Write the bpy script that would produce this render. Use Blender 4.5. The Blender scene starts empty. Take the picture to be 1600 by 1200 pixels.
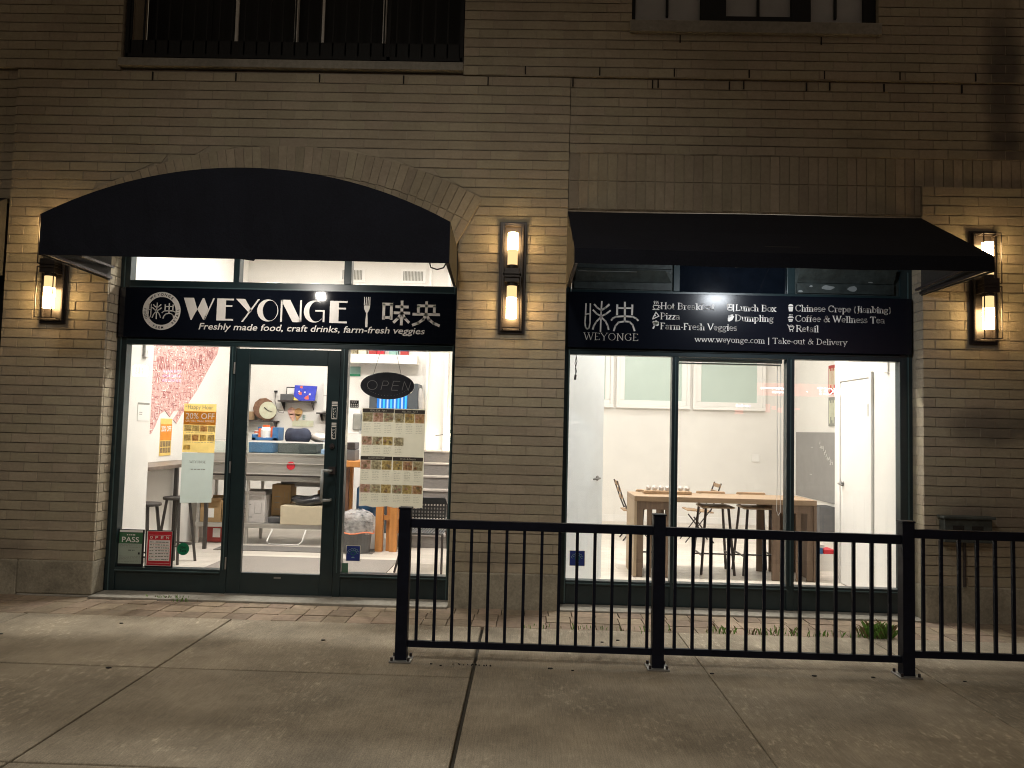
import bpy, math, random
from mathutils import Matrix, Vector
random.seed(7)
rad = math.radians
S = bpy.context.scene
COL = S.collection

# ------------------------------------------------------------ camera
cam = bpy.data.cameras.new('camera'); cam.lens = 27.11; cam.sensor_width = 36; cam.clip_end = 500; cam.clip_start = .05
co = bpy.data.objects.new('camera', cam); COL.objects.link(co); S.camera = co
p_, y_, r_ = rad(3.333), rad(1.181), rad(1.444)
right = Vector((math.cos(y_), math.sin(y_), 0)); fwd = Vector((-math.sin(y_), math.cos(y_), 0)); up = Vector((0, 0, 1))
f2 = fwd*math.cos(p_) + up*math.sin(p_); u2 = up*math.cos(p_) - fwd*math.sin(p_)
r2 = right*math.cos(r_) + u2*math.sin(r_); u3 = u2*math.cos(r_) - right*math.sin(r_)
mw = Matrix((r2, u3, -f2)).transposed().to_4x4(); mw.translation = (0, -7.1, 1.63)
co.matrix_world = mw

# ------------------------------------------------------------ night sky, exposure
W = bpy.data.worlds.new('World'); S.world = W; W.use_nodes = True
nt = W.node_tree; nt.nodes.clear()
sky = nt.nodes.new('ShaderNodeTexSky'); sky.sky_type = 'NISHITA'; sky.sun_disc = False
sky.sun_elevation = rad(-7); sky.sun_rotation = rad(160)
bg = nt.nodes.new('ShaderNodeBackground'); bg.inputs[1].default_value = .15
wo = nt.nodes.new('ShaderNodeOutputWorld'); glow = nt.nodes.new('ShaderNodeMix'); glow.data_type = 'RGBA'; glow.blend_type = 'ADD'; glow.inputs[0].default_value = 1
nt.links.new(sky.outputs[0], glow.inputs[6]); glow.inputs[7].default_value = (.70, .55, .38, 1)     # city glow on the night sky
nt.links.new(glow.outputs[2], bg.inputs[0]); nt.links.new(bg.outputs[0], wo.inputs[0])
S.view_settings.view_transform = 'Standard'; S.view_settings.look = 'None'; S.view_settings.gamma = 1
S.view_settings.exposure = .2; S.view_settings.use_curve_mapping = False
S.cycles.use_denoising = True; S.cycles.filter_width = 1.05; S.cycles.max_bounces = 9; S.cycles.transparent_max_bounces = 20
S.cycles.caustics_reflective = False; S.cycles.caustics_refractive = False; S.cycles.sample_clamp_indirect = 6
SHOP_L, SHOP_R, SCONCE, STREET, FLOOD, DOWN = 13, 10.5, 46, 680, 900, 590   # ceiling panels, wall lamps, street lamp (W), floods under the awnings

# ------------------------------------------------------------ materials
MATS = {}
def nodes(name):
    m = bpy.data.materials.new(name); m.use_nodes = True; n = m.node_tree; n.nodes.clear(); MATS[name] = m
    o = n.nodes.new('ShaderNodeOutputMaterial'); return m, n, o
def N(n, t, **k):
    x = n.nodes.new(t)
    for a, b in k.items(): setattr(x, a, b)
    return x
def mat(name, c, rough=.6, metal=0, var=.15, scale=8, bump=0, stretch=(1, 1, 1), spec=.5, island=0, trans=0, c2=None, dirt=0, dscale=1.2, stains=()):
    """procedural surface: base colour varied by object-space noise, optional second colour, per-piece tint, bump"""
    m, n, o = nodes(name)
    tc = N(n, 'ShaderNodeTexCoord'); mp = N(n, 'ShaderNodeMapping'); mp.inputs['Scale'].default_value = stretch
    n.links.new(tc.outputs['Object'], mp.inputs[0])
    nz = N(n, 'ShaderNodeTexNoise'); nz.inputs['Scale'].default_value = scale; nz.inputs['Detail'].default_value = 6; nz.inputs['Roughness'].default_value = .65
    n.links.new(mp.outputs[0], nz.inputs['Vector'])
    rmp = N(n, 'ShaderNodeMapRange'); rmp.inputs[1].default_value = .25; rmp.inputs[2].default_value = .75
    n.links.new(nz.outputs['Fac'], rmp.inputs[0])
    mx = N(n, 'ShaderNodeMix', data_type='RGBA'); n.links.new(rmp.outputs[0], mx.inputs[0])
    a = [v*(1-var) for v in c]; b = [min(1, v*(1+var)) for v in (c2 or c)]
    mx.inputs[6].default_value = (*a, 1); mx.inputs[7].default_value = (*b, 1)
    col = mx.outputs[2]
    if island:
        g = N(n, 'ShaderNodeNewGeometry'); hs = N(n, 'ShaderNodeHueSaturation')
        r1 = N(n, 'ShaderNodeMapRange'); r1.inputs[3].default_value = 1-island; r1.inputs[4].default_value = 1+island
        n.links.new(g.outputs['Random Per Island'], r1.inputs[0]); n.links.new(r1.outputs[0], hs.inputs['Value'])
        w = N(n, 'ShaderNodeTexWhiteNoise', noise_dimensions='1D'); n.links.new(g.outputs['Random Per Island'], w.inputs['W'])
        r3 = N(n, 'ShaderNodeMapRange'); r3.inputs[3].default_value = .488; r3.inputs[4].default_value = .508
        n.links.new(w.outputs['Value'], r3.inputs[0]); n.links.new(r3.outputs[0], hs.inputs['Hue'])
        n.links.new(col, hs.inputs['Color']); col = hs.outputs[0]
    if dirt:
        d = N(n, 'ShaderNodeTexNoise'); d.inputs['Scale'].default_value = dscale; d.inputs['Detail'].default_value = 8; d.inputs['Roughness'].default_value = .7
        n.links.new(tc.outputs['Object'], d.inputs['Vector'])
        dr = N(n, 'ShaderNodeMapRange'); dr.inputs[1].default_value = .42; dr.inputs[2].default_value = .68; dr.inputs[3].default_value = 1; dr.inputs[4].default_value = 1-dirt
        n.links.new(d.outputs['Fac'], dr.inputs[0])
        h2 = N(n, 'ShaderNodeHueSaturation'); n.links.new(col, h2.inputs['Color']); n.links.new(dr.outputs[0], h2.inputs['Value']); col = h2.outputs[0]
    if stains:      # dark smears and run-off marks with a place of their own on the wall
        sx = N(n, 'ShaderNodeSeparateXYZ'); n.links.new(tc.outputs['Object'], sx.inputs[0])
        sn = N(n, 'ShaderNodeTexNoise'); sn.inputs['Scale'].default_value = 3.5; sn.inputs['Detail'].default_value = 7; n.links.new(tc.outputs['Object'], sn.inputs['Vector'])
        def ma(op, a, b):
            k = N(n, 'ShaderNodeMath', operation=op)
            for i, q in enumerate((a, b)):
                if hasattr(q, 'links'): n.links.new(q, k.inputs[i])
                else: k.inputs[i].default_value = q
            return k.outputs[0]
        tot = None
        for cx, cz, rx, rz, st in stains:
            u = ma('DIVIDE', ma('SUBTRACT', sx.outputs[0], cx), rx); w = ma('DIVIDE', ma('SUBTRACT', sx.outputs[2], cz), rz)
            d2 = ma('ADD', ma('ADD', ma('MULTIPLY', u, u), ma('MULTIPLY', w, w)), ma('MULTIPLY', sn.outputs['Fac'], 1.2))
            r = N(n, 'ShaderNodeMapRange'); n.links.new(d2, r.inputs[0]); r.inputs[1].default_value = .7; r.inputs[2].default_value = 1.6; r.inputs[3].default_value = 1-st; r.inputs[4].default_value = 1
            tot = r.outputs[0] if tot is None else ma('MULTIPLY', tot, r.outputs[0])
        sm_ = N(n, 'ShaderNodeMix', data_type='RGBA'); n.links.new(tot, sm_.inputs[0]); sm_.inputs[6].default_value = (.035, .028, .034, 1); n.links.new(col, sm_.inputs[7]); col = sm_.outputs[2]
    p = N(n, 'ShaderNodeBsdfPrincipled'); n.links.new(col, p.inputs['Base Color'])
    p.inputs['Roughness'].default_value = rough; p.inputs['Metallic'].default_value = metal; p.inputs['Specular IOR Level'].default_value = spec
    if bump:
        bp = N(n, 'ShaderNodeBump'); bp.inputs['Strength'].default_value = bump; bp.inputs['Distance'].default_value = .01
        n.links.new(nz.outputs['Fac'], bp.inputs['Height']); n.links.new(bp.outputs[0], p.inputs['Normal'])
    out = p.outputs[0]
    if trans:
        t = N(n, 'ShaderNodeBsdfTranslucent'); n.links.new(col, t.inputs[0]); ms = N(n, 'ShaderNodeMixShader'); ms.inputs[0].default_value = trans
        n.links.new(p.outputs[0], ms.inputs[1]); n.links.new(t.outputs[0], ms.inputs[2]); out = ms.outputs[0]
    n.links.new(out, o.inputs[0]); return m
def emit(name, c, s):
    m, n, o = nodes(name); e = N(n, 'ShaderNodeEmission'); e.inputs[0].default_value = (*c, 1); e.inputs[1].default_value = s
    n.links.new(e.outputs[0], o.inputs[0]); return m
def glass(name, tint=(1, 1, 1), refl=1.0, rough=0):
    m, n, o = nodes(name); t = N(n, 'ShaderNodeBsdfTransparent'); t.inputs[0].default_value = (*tint, 1)
    g = N(n, 'ShaderNodeBsdfGlossy'); g.inputs['Roughness'].default_value = rough
    ge = N(n, 'ShaderNodeNewGeometry'); dt = N(n, 'ShaderNodeVectorMath', operation='DOT_PRODUCT'); n.links.new(ge.outputs['Incoming'], dt.inputs[0]); n.links.new(ge.outputs['Normal'], dt.inputs[1])
    ab = N(n, 'ShaderNodeMath', operation='ABSOLUTE'); n.links.new(dt.outputs['Value'], ab.inputs[0]); iv = N(n, 'ShaderNodeMath', operation='SUBTRACT'); iv.inputs[0].default_value = 1; n.links.new(ab.outputs[0], iv.inputs[1])
    pw = N(n, 'ShaderNodeMath', operation='POWER'); pw.inputs[1].default_value = 5; n.links.new(iv.outputs[0], pw.inputs[0])
    f = N(n, 'ShaderNodeMapRange'); f.inputs[3].default_value = .035; f.inputs[4].default_value = .8; n.links.new(pw.outputs[0], f.inputs[0])
    mt = N(n, 'ShaderNodeMath', operation='MULTIPLY'); mt.inputs[1].default_value = refl
    n.links.new(f.outputs[0], mt.inputs[0]); ms = N(n, 'ShaderNodeMixShader'); n.links.new(mt.outputs[0], ms.inputs[0])
    n.links.new(t.outputs[0], ms.inputs[1]); n.links.new(g.outputs[0], ms.inputs[2]); n.links.new(ms.outputs[0], o.inputs[0]); return m

BRICK = mat('buff_brick', (.39, .335, .245), .85, var=.10, scale=30, bump=.35, island=.08, dirt=.22, dscale=.7, spec=.25, stains=((4.25,1.75,.5,.22,.55),(4.35,5.0,.22,.9,.7),(4.6,4.3,.5,.25,.5),(-4.75,.42,.35,.12,.4),(4.15,.9,.5,.25,.35),(-.3,.45,.35,.10,.3)))
BRICKD = mat('upper_brick', (.37, .315, .23), .85, var=.13, scale=30, bump=.3, island=.12, dirt=.3, dscale=.8, spec=.25)
MORTAR = mat('mortar', (.37, .32, .245), .95, var=.2, scale=40, bump=.3, dirt=.3, spec=.2)
STONE = mat('base_stone', (.37, .335, .26), .85, var=.22, scale=45, bump=.4, dirt=.45, dscale=2.2, spec=.25)
SILLM = mat('sill_concrete', (.3, .28, .24), .9, var=.2, scale=25, bump=.3, dirt=.3, spec=.2)
GREEN = mat('green_paint', (.015, .030, .034), .33, var=.25, scale=5, bump=.02, dirt=.25)
GREEN_HI = mat('green_highlight', (.06, .10, .105), .35, var=.2, scale=6)  # lighter copy of the green paint, a painted highlight for edges
PEEL = mat('peeling_paint', (.03, .04, .038), .6, var=.5, scale=14, bump=.5, dirt=.4, dscale=6)
CHIP = mat('bare_chip', (.22, .24, .24), .7, var=.2)
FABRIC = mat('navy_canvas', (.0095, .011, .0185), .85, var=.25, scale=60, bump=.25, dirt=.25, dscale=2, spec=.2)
FABSIDE_LIT = mat('navy_canvas_lit_side', (.05, .047, .043), .85, var=.2, scale=60, bump=.2, spec=.2)  # awning sides: lamp light on the canvas is put into this paler colour
STEELG = mat('galvanised', (.35, .35, .34), .4, metal=.7, var=.2)
BRONZE = mat('bronze_metal', (.045, .037, .034), .38, metal=.4, var=.2, scale=12)
BLACK = mat('black_powder_coat', (.0075, .0095, .019), .45, var=.25, scale=20, bump=.05, dirt=.2, dscale=6, spec=.18)
SIGNB = mat('black_acrylic', (.006, .008, .014), .06, var=.3, scale=3, dirt=.3, dscale=3)
WHITE = mat('white_letter', (.78, .74, .69), .4, var=.1)
BLK = mat('black_print', (.012, .012, .014), .5)
PLASTER = mat('white_plaster', (.80, .775, .735), .7, var=.03, scale=3, bump=.02, dirt=.05)
PLASTERW = mat('white_gloss', (.82, .80, .77), .45, var=.03, scale=4)
FLOOR = mat('floor_tile', (.60, .55, .49), .4, var=.12, scale=3, stretch=(1, 6, 1), island=.06, dirt=.12)
FLOORW = mat('plank_floor', (.66, .60, .53), .4, var=.15, scale=3, stretch=(1, 8, 1), island=.08, dirt=.1)
MATG = mat('grey_carpet', (.25, .225, .205), .95, var=.2, scale=60, bump=.4)
MATG2 = mat('grey_carpet_far', (.16, .15, .14), .95, var=.2, scale=60, bump=.4)
GREYW = mat('cool_white_door', (.78, .81, .83), .5, var=.04)
STEEL = mat('stainless', (.55, .53, .50), .3, metal=.75, var=.12, scale=4, stretch=(.4, 1, 14))
CARD = mat('cardboard', (.42, .27, .13), .8, var=.12, scale=12, dirt=.2)
CARD2 = mat('cardboard_pale', (.60, .52, .38), .8, var=.08, scale=12, dirt=.1)
BOXW = mat('white_carton', (.62, .58, .56), .7, var=.1, scale=10, dirt=.2)
RED = mat('red_print', (.55, .02, .035), .5)
REDBOX = mat('red_box', (.35, .035, .03), .6)
ORANGE = mat('orange_wood', (.52, .22, .06), .5, var=.18, scale=4, stretch=(6, 6, .6))
WOODT = mat('oak_top', (.31, .21, .13), .45, var=.2, scale=3, stretch=(.5, 6, 6))
WOODL = mat('oak_leg', (.16, .105, .07), .6, var=.25, scale=4, stretch=(8, 8, .4))
WOODP = mat('oak_pale', (.38, .285, .19), .55, var=.2, scale=4, stretch=(8, 8, .4))
DKMET = mat('dark_metal', (.06, .05, .05), .45, metal=.5)
GREYM = mat('stool_metal', (.05, .043, .04), .5)
GREYP = mat('grey_plastic', (.10, .10, .105), .55, var=.15)
DKBLUE = mat('navy_cloth', (.03, .035, .06), .9, var=.4, scale=10, bump=.4)
BLUE = mat('blue_plastic', (.05, .17, .38), .4, var=.25)
def film(name, c, op):
    m, n, o = nodes(name); a = N(n, 'ShaderNodeBsdfTransparent'); b = N(n, 'ShaderNodeBsdfDiffuse'); b.inputs[0].default_value = (*c, 1); t = N(n, 'ShaderNodeBsdfTranslucent'); t.inputs[0].default_value = (*c, 1)
    x = N(n, 'ShaderNodeMixShader'); x.inputs[0].default_value = .4; n.links.new(b.outputs[0], x.inputs[1]); n.links.new(t.outputs[0], x.inputs[2]); w = N(n, 'ShaderNodeTexNoise'); w.inputs['Scale'].default_value = 7; w.inputs['Detail'].default_value = 3
    r = N(n, 'ShaderNodeMapRange'); r.inputs[1].default_value = .35; r.inputs[2].default_value = .65; r.inputs[3].default_value = op*.5; r.inputs[4].default_value = min(1, op*1.5); n.links.new(w.outputs['Fac'], r.inputs[0])
    y = N(n, 'ShaderNodeMixShader'); n.links.new(r.outputs[0], y.inputs[0]); n.links.new(a.outputs[0], y.inputs[1]); n.links.new(x.outputs[0], y.inputs[2]); n.links.new(y.outputs[0], o.inputs[0]); return m
CLEARBAG = film('clear_bag', (.80, .78, .78), .5)
PANE = glass('window_glass', (.985, .995, .99), 1.0)
CASEG = glass('case_glass', (.93, .97, .95), 1.2)
DARKGL = mat('dark_glass', (.004, .006, .01), .05, var=.3)
DIMGL = mat('blind_glass', (.36, .36, .36), .6, var=.2, scale=2)
FROST = mat('frosted_pane', (.50, .59, .54), .3, var=.05, scale=2)
SIDING = mat('dark_siding', (.003, .0035, .0045), .8, var=.4, scale=4)
SASH = mat('white_sash', (.85, .83, .80), .5)
CHALK = mat('chalkboard', (.30, .29, .28), .7, var=.08, scale=4)
PAPER = mat('paper', (.68, .66, .54), .7, var=.04, trans=.38)
PAPERB = mat('paper_blue', (.52, .60, .57), .7, var=.04, trans=.6)
PAPERD = mat('backed_paper', (.34, .40, .34), .6, var=.04)
GREYT = mat('grey_print', (.26, .26, .23), .7)
YEL = mat('yellow_print', (.82, .62, .22), .7, trans=.7)
ORP = mat('orange_print', (.80, .34, .05), .7, trans=.7)
YELO = mat('yellow_card', (.75, .54, .16), .6); ORPO = mat('orange_card', (.75, .27, .03), .6); FILM = None
GRNP = mat('green_print', (.045, .14, .065), .5)
GRNC = mat('green_sticker', (.005, .20, .09), .5)
BLUP = mat('blue_print', (.015, .035, .23), .5)
PINKM = mat('pink_ink', (.66, .40, .37), .8, var=.15, scale=40)
REDM = mat('wine_ink', (.34, .12, .12), .8)
FOOD = [mat('food_a', (.45, .27, .07), .7, var=.5, scale=45, c2=(.6, .5, .25), trans=.6), mat('food_b', (.42, .12, .05), .7, var=.5, scale=45, c2=(.55, .4, .25), trans=.6),
        mat('food_c', (.40, .30, .06), .7, var=.5, scale=45, c2=(.5, .45, .35), trans=.6), mat('food_d', (.5, .2, .08), .7, var=.5, scale=45, c2=(.6, .45, .4), trans=.6),
        mat('food_e', (.25, .2, .13), .7, var=.5, scale=45, c2=(.6, .55, .4), trans=.6)]
def concrete(name, c):
    m, n, o = nodes(name); L_ = n.links.new; tc = N(n, 'ShaderNodeTexCoord')
    def noise(sc, det, st=(1,1,1), lo=.3, hi=.7, a=0., b=1.):
        mp = N(n, 'ShaderNodeMapping'); mp.inputs['Scale'].default_value = st; L_(tc.outputs['Object'], mp.inputs[0])
        z = N(n, 'ShaderNodeTexNoise'); z.inputs['Scale'].default_value = sc; z.inputs['Detail'].default_value = det; z.inputs['Roughness'].default_value = .68; L_(mp.outputs[0], z.inputs['Vector'])
        r = N(n, 'ShaderNodeMapRange'); L_(z.outputs['Fac'], r.inputs[0]); [setattr(r.inputs[i+1], 'default_value', v) for i, v in enumerate((lo, hi, a, b))]; return r.outputs[0]
    def mul(x, y, op='MULTIPLY'):
        k = N(n, 'ShaderNodeMath', operation=op); L_(x, k.inputs[0]); (L_(y, k.inputs[1]) if hasattr(y, 'links') else setattr(k.inputs[1], 'default_value', y)); return k.outputs[0]
    grain = noise(150, 3, (1,1,1), .25, .75, .62, 1.38); broom = noise(10, 5, (13, .55, 1), .3, .7, .80, 1.20); blot = noise(1.3, 9, (1,1,1), .36, .66, .64, 1.14); spot = noise(5.5, 8, (1,1,1), .66, .78, 1, .72)
    scuff = mul(noise(26, 6, (1, .45, 1), .52, .70, 0, .9), noise(.9, 3, (1,1,1), .46, .62, 0, 1))
    pit = noise(60, 2, (1,1,1), .74, .80, 1, .6)
    v = mul(mul(mul(mul(mul(grain, broom), blot), spot), pit), mul(scuff, 1.0, 'ADD'))
    g = N(n, 'ShaderNodeNewGeometry'); r1 = N(n, 'ShaderNodeMapRange'); r1.inputs[3].default_value = .93; r1.inputs[4].default_value = 1.07; L_(g.outputs['Random Per Island'], r1.inputs[0]); v = mul(v, r1.outputs[0])
    hs = N(n, 'ShaderNodeHueSaturation'); hs.inputs['Color'].default_value = (*c, 1); L_(v, hs.inputs['Value'])
    p = N(n, 'ShaderNodeBsdfPrincipled'); L_(hs.outputs[0], p.inputs['Base Color']); p.inputs['Roughness'].default_value = .85; p.inputs['Specular IOR Level'].default_value = .3
    bp = N(n, 'ShaderNodeBump'); bp.inputs['Strength'].default_value = .45; bp.inputs['Distance'].default_value = .006; L_(mul(grain, broom), bp.inputs['Height']); L_(bp.outputs[0], p.inputs['Normal'])
    L_(p.outputs[0], o.inputs[0]); return m
CONC = concrete('sidewalk_concrete', (.355, .305, .23))
CONCD = mat('joint_dirt', (.05, .045, .035), .95, var=.3)
PAVER = mat('clay_paver', (.30, .235, .17), .85, var=.2, scale=20, bump=.3, island=.2, dirt=.35, dscale=2, spec=.25)
ASPH = mat('asphalt', (.05, .05, .05), .9, var=.3, scale=40, bump=.4)
GRASS = mat('weed_green', (.13, .25, .045), .7, var=.4, scale=30, trans=.3)
DRY = mat('dry_weed', (.16, .12, .05), .8, var=.3, scale=30)
ROT = mat('dark_rot', (.015, .012, .01), .9)
TAN = mat('tan_wood', (.36, .24, .14), .6, var=.2, scale=8)
CREAM = mat('cream_print', (.66, .60, .44), .6, c2=(.6, .66, .5), var=.1, scale=12)
TEAL = mat('teal_print', (.25, .42, .38), .6)
ARTB = mat('blue_art', (.03, .05, .5), .5, var=.2); ARTR = mat('coral_art', (.75, .16, .10), .5)
PINK = mat('pink_art', (.68, .30, .42), .6, var=.3, scale=15, c2=(.75, .5, .3)); YELA = mat('yellow_art', (.75, .6, .12), .5); GOLD = mat('gold_wood', (.56, .34, .14), .6, var=.3, scale=14)
LAMPHOT = emit('lamp_hot', (1, .66, .29), SCONCE); LAMPDIM = emit('lamp_frost', (1, .66, .30), 1.1)
PANEL_L = emit('panel_l', (1, .95, .89), SHOP_L); PANEL_R = emit('panel_r', (1, .96, .91), SHOP_R); DOWNL = emit('downlight_lens', (1, .95, .88), DOWN)
GLOBE = emit('warm_globe', (1, .86, .6), 45); STREETL = emit('street_globe', (1, .90, .74), 30); FLOODM = emit('flood_face', (1, .93, .84), FLOOD)
FRIDGE = emit('fridge_screen', (.05, .28, .9), .9); FRIDGE2 = emit('fridge_screen_cyan', (.1, .65, .95), 1.1)
NEONR = emit('neon_red', (1, .10, .08), 3); NEONW = emit('neon_white', (1, .9, .92), 26); NEONB = emit('neon_blue', (.45, .35, 1), 4)

# ------------------------------------------------------------ mesh builder
class MB:
    def __init__(s, paper=False): s.v = []; s.f = []; s.mi = []; s.paper = paper
    def add(s, vs, fs, m=0):
        b = len(s.v); s.v += [tuple(v) for v in vs]; s.f += [[b+i for i in f] for f in fs]; s.mi += [m]*len(fs); return s
    def box(s, x0, x1, y0, y1, z0, z1, m=0):
        if s.paper and abs(y1-y0) < .0045: return s.add([(x0,y0,z0),(x1,y0,z0),(x1,y0,z1),(x0,y0,z1)], [(0,1,2,3)], m)
        return s.add([(x0,y0,z0),(x1,y0,z0),(x1,y1,z0),(x0,y1,z0),(x0,y0,z1),(x1,y0,z1),(x1,y1,z1),(x0,y1,z1)],
                     [(0,1,5,4),(1,2,6,5),(2,3,7,6),(3,0,4,7),(4,5,6,7),(3,2,1,0)], m)
    def prism(s, poly, y0, y1, m=0):   # outline in x,z; extruded along y
        n = len(poly); vs = [(x,y0,z) for x,z in poly] + [(x,y1,z) for x,z in poly]
        return s.add(vs, [list(range(n)), list(range(2*n-1, n-1, -1))] + [(i, i+n, (i+1)%n+n, (i+1)%n) for i in range(n)], m)
    def prismx(s, poly, x0, x1, m=0):  # outline in y,z; extruded along x
        n = len(poly); vs = [(x0,y,z) for y,z in poly] + [(x1,y,z) for y,z in poly]
        return s.add(vs, [list(range(n)), list(range(2*n-1, n-1, -1))] + [(i, i+n, (i+1)%n+n, (i+1)%n) for i in range(n)], m)
    def prismz(s, poly, z0, z1, m=0):
        n = len(poly); vs = [(x,y,z0) for x,y in poly] + [(x,y,z1) for x,y in poly]
        return s.add(vs, [list(range(n-1,-1,-1)), list(range(n, 2*n))] + [(i, (i+1)%n, (i+1)%n+n, i+n) for i in range(n)], m)
    def bar(s, a, b, w, h=None, m=0):  # rectangular bar between two points
        a = Vector(a); b = Vector(b); d = (b-a).normalized(); h = h or w
        u = d.cross(Vector((0,0,1)));  u = Vector((1,0,0)) if u.length < 1e-3 else u.normalized(); v = d.cross(u)
        q = [(-1,-1),(1,-1),(1,1),(-1,1)]
        vs = [a+u*i*w/2+v*j*h/2 for i,j in q] + [b+u*i*w/2+v*j*h/2 for i,j in q]
        return s.add(vs, [(0,1,5,4),(1,2,6,5),(2,3,7,6),(3,0,4,7),(4,5,6,7),(3,2,1,0)], m)
    def tube(s, pts, r, n=8, m=0, cap=True):
        pts = [Vector(p) for p in pts]; rings = []; b = len(s.v)
        for i, p in enumerate(pts):
            d = ((pts[min(i+1,len(pts)-1)]-pts[max(i-1,0)])).normalized()
            u = d.cross(Vector((.02,.03,1))); u = Vector((1,0,0)) if u.length < .05 else u.normalized(); v = d.cross(u)
            rr = r[i] if isinstance(r, (list, tuple)) else r
            s.v += [tuple(p+(u*math.cos(2*math.pi*k/n)+v*math.sin(2*math.pi*k/n))*rr) for k in range(n)]
        for i in range(len(pts)-1):
            for k in range(n):
                s.f.append([b+i*n+k, b+i*n+(k+1)%n, b+(i+1)*n+(k+1)%n, b+(i+1)*n+k]); s.mi.append(m)
        if cap:
            s.f.append([b+k for k in range(n)][::-1]); s.f.append([b+(len(pts)-1)*n+k for k in range(n)]); s.mi += [m, m]
        return s
    def ball(s, c, r, n=12, k=8, m=0, sq=(1,1,1)):
        b = len(s.v)
        for j in range(k+1):
            t = math.pi*j/k
            s.v += [(c[0]+r*sq[0]*math.sin(t)*math.cos(2*math.pi*i/n), c[1]+r*sq[1]*math.sin(t)*math.sin(2*math.pi*i/n), c[2]+r*sq[2]*math.cos(t)) for i in range(n)]
        for j in range(k):
            for i in range(n):
                s.f.append([b+j*n+i, b+(j+1)*n+i, b+(j+1)*n+(i+1)%n, b+j*n+(i+1)%n]); s.mi.append(m)
        return s
    def ribbon(s, pts, w, y, d=.002, m=0):   # flat stroke in the x,z plane
        n = len(pts)
        for i in range(n-1):
            (x0,z0),(x1,z1) = pts[i], pts[i+1]; l = math.hypot(x1-x0, z1-z0) or 1e-6
            w0 = w[i] if isinstance(w, list) else w; w1 = w[i+1] if isinstance(w, list) else w
            tx, tz = (x1-x0)/l, (z1-z0)/l; ex = .35*min(w0, w1)
            a = (x0-tx*ex*(i > 0), z0-tz*ex*(i > 0)); c = (x1+tx*ex*(i < n-2), z1+tz*ex*(i < n-2)); nx, nz = -tz, tx
            s.prism([(a[0]-nx*w0/2, a[1]-nz*w0/2),(c[0]-nx*w1/2, c[1]-nz*w1/2),(c[0]+nx*w1/2, c[1]+nz*w1/2),(a[0]+nx*w0/2, a[1]+nz*w0/2)], y-d, y, m)
        return s
    def build(s, name, mats, parent=None, smooth=False, bevel=0, solid=0):
        off = Vector(parent['_o']) if parent else Vector((0,0,0))
        me = bpy.data.meshes.new(name); me.from_pydata([tuple(Vector(v)-off) for v in s.v], [], s.f)
        if not isinstance(mats, (list, tuple)): mats = [mats]
        for m in mats: me.materials.append(m)
        if len(mats) > 1: me.polygons.foreach_set('material_index', s.mi)
        if smooth: me.polygons.foreach_set('use_smooth', [True]*len(me.polygons))
        me.update(); o = bpy.data.objects.new(name, me); COL.objects.link(o)
        if parent: o.parent = parent
        o['_o'] = tuple(off)
        if bevel:
            b = o.modifiers.new('bevel', 'BEVEL'); b.width = bevel; b.segments = 2; b.limit_method = 'ANGLE'; b.angle_limit = rad(40)
        if solid:
            b = o.modifiers.new('solid', 'SOLIDIFY'); b.thickness = solid; b.offset = 0
        return o
def tag(o, label=None, cat=None, group=None, kind=None):
    for k, v in (('label', label), ('category', cat), ('group', group), ('kind', kind)):
        if v: o[k] = v
    return o
def thing(name, label, cat, loc=(0,0,0), group=None):
    o = bpy.data.objects.new(name, None); COL.objects.link(o); o.location = loc; o['_o'] = tuple(loc); o.empty_display_size = .1
    return tag(o, label, cat, group)
def struct(name, mb, m, **k): return tag(mb.build(name, m, **k), kind='structure')
def dup(root, loc, label=None):
    r = root.copy(); COL.objects.link(r); r.location = loc
    if label: r['label'] = label
    for ch in list(root.children):
        c = ch.copy(); COL.objects.link(c); c.parent = r
        for g in list(ch.children):
            d = g.copy(); COL.objects.link(d); d.parent = c
    return r

# ------------------------------------------------------------ lettering
def text_geo(body, offset=0):
    cu = bpy.data.curves.new('t', 'FONT'); cu.body = body; cu.size = 1; cu.resolution_u = 3; cu.offset = offset
    ob = bpy.data.objects.new('t', cu); COL.objects.link(ob)
    dg = bpy.context.evaluated_depsgraph_get(); me = bpy.data.meshes.new_from_object(ob.evaluated_get(dg))
    vs = [(v.co.x, v.co.y) for v in me.vertices]; fs = [list(p.vertices) for p in me.polygons]
    bpy.data.objects.remove(ob); bpy.data.curves.remove(cu); bpy.data.meshes.remove(me); return vs, fs
def put_text(mb, body, x0, x1, z0, h, y, m=0, shear=0, offset=0, vert=False):
    """letters fitted between x0 and x1; h = height from lowest to highest point, z0 = lowest"""
    vs, fs = text_geo(body, offset)
    if not vs: return
    ax, bx = min(v[0] for v in vs), max(v[0] for v in vs); az, bz = min(v[1] for v in vs), max(v[1] for v in vs)
    sx = (x1-x0)/(bx-ax); sz = h/(bz-az)
    mb.add([(x0+(v[0]-ax)*sx+shear*(v[1]-az)*sz, y, z0+(v[1]-az)*sz) for v in vs], fs, m)
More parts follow.
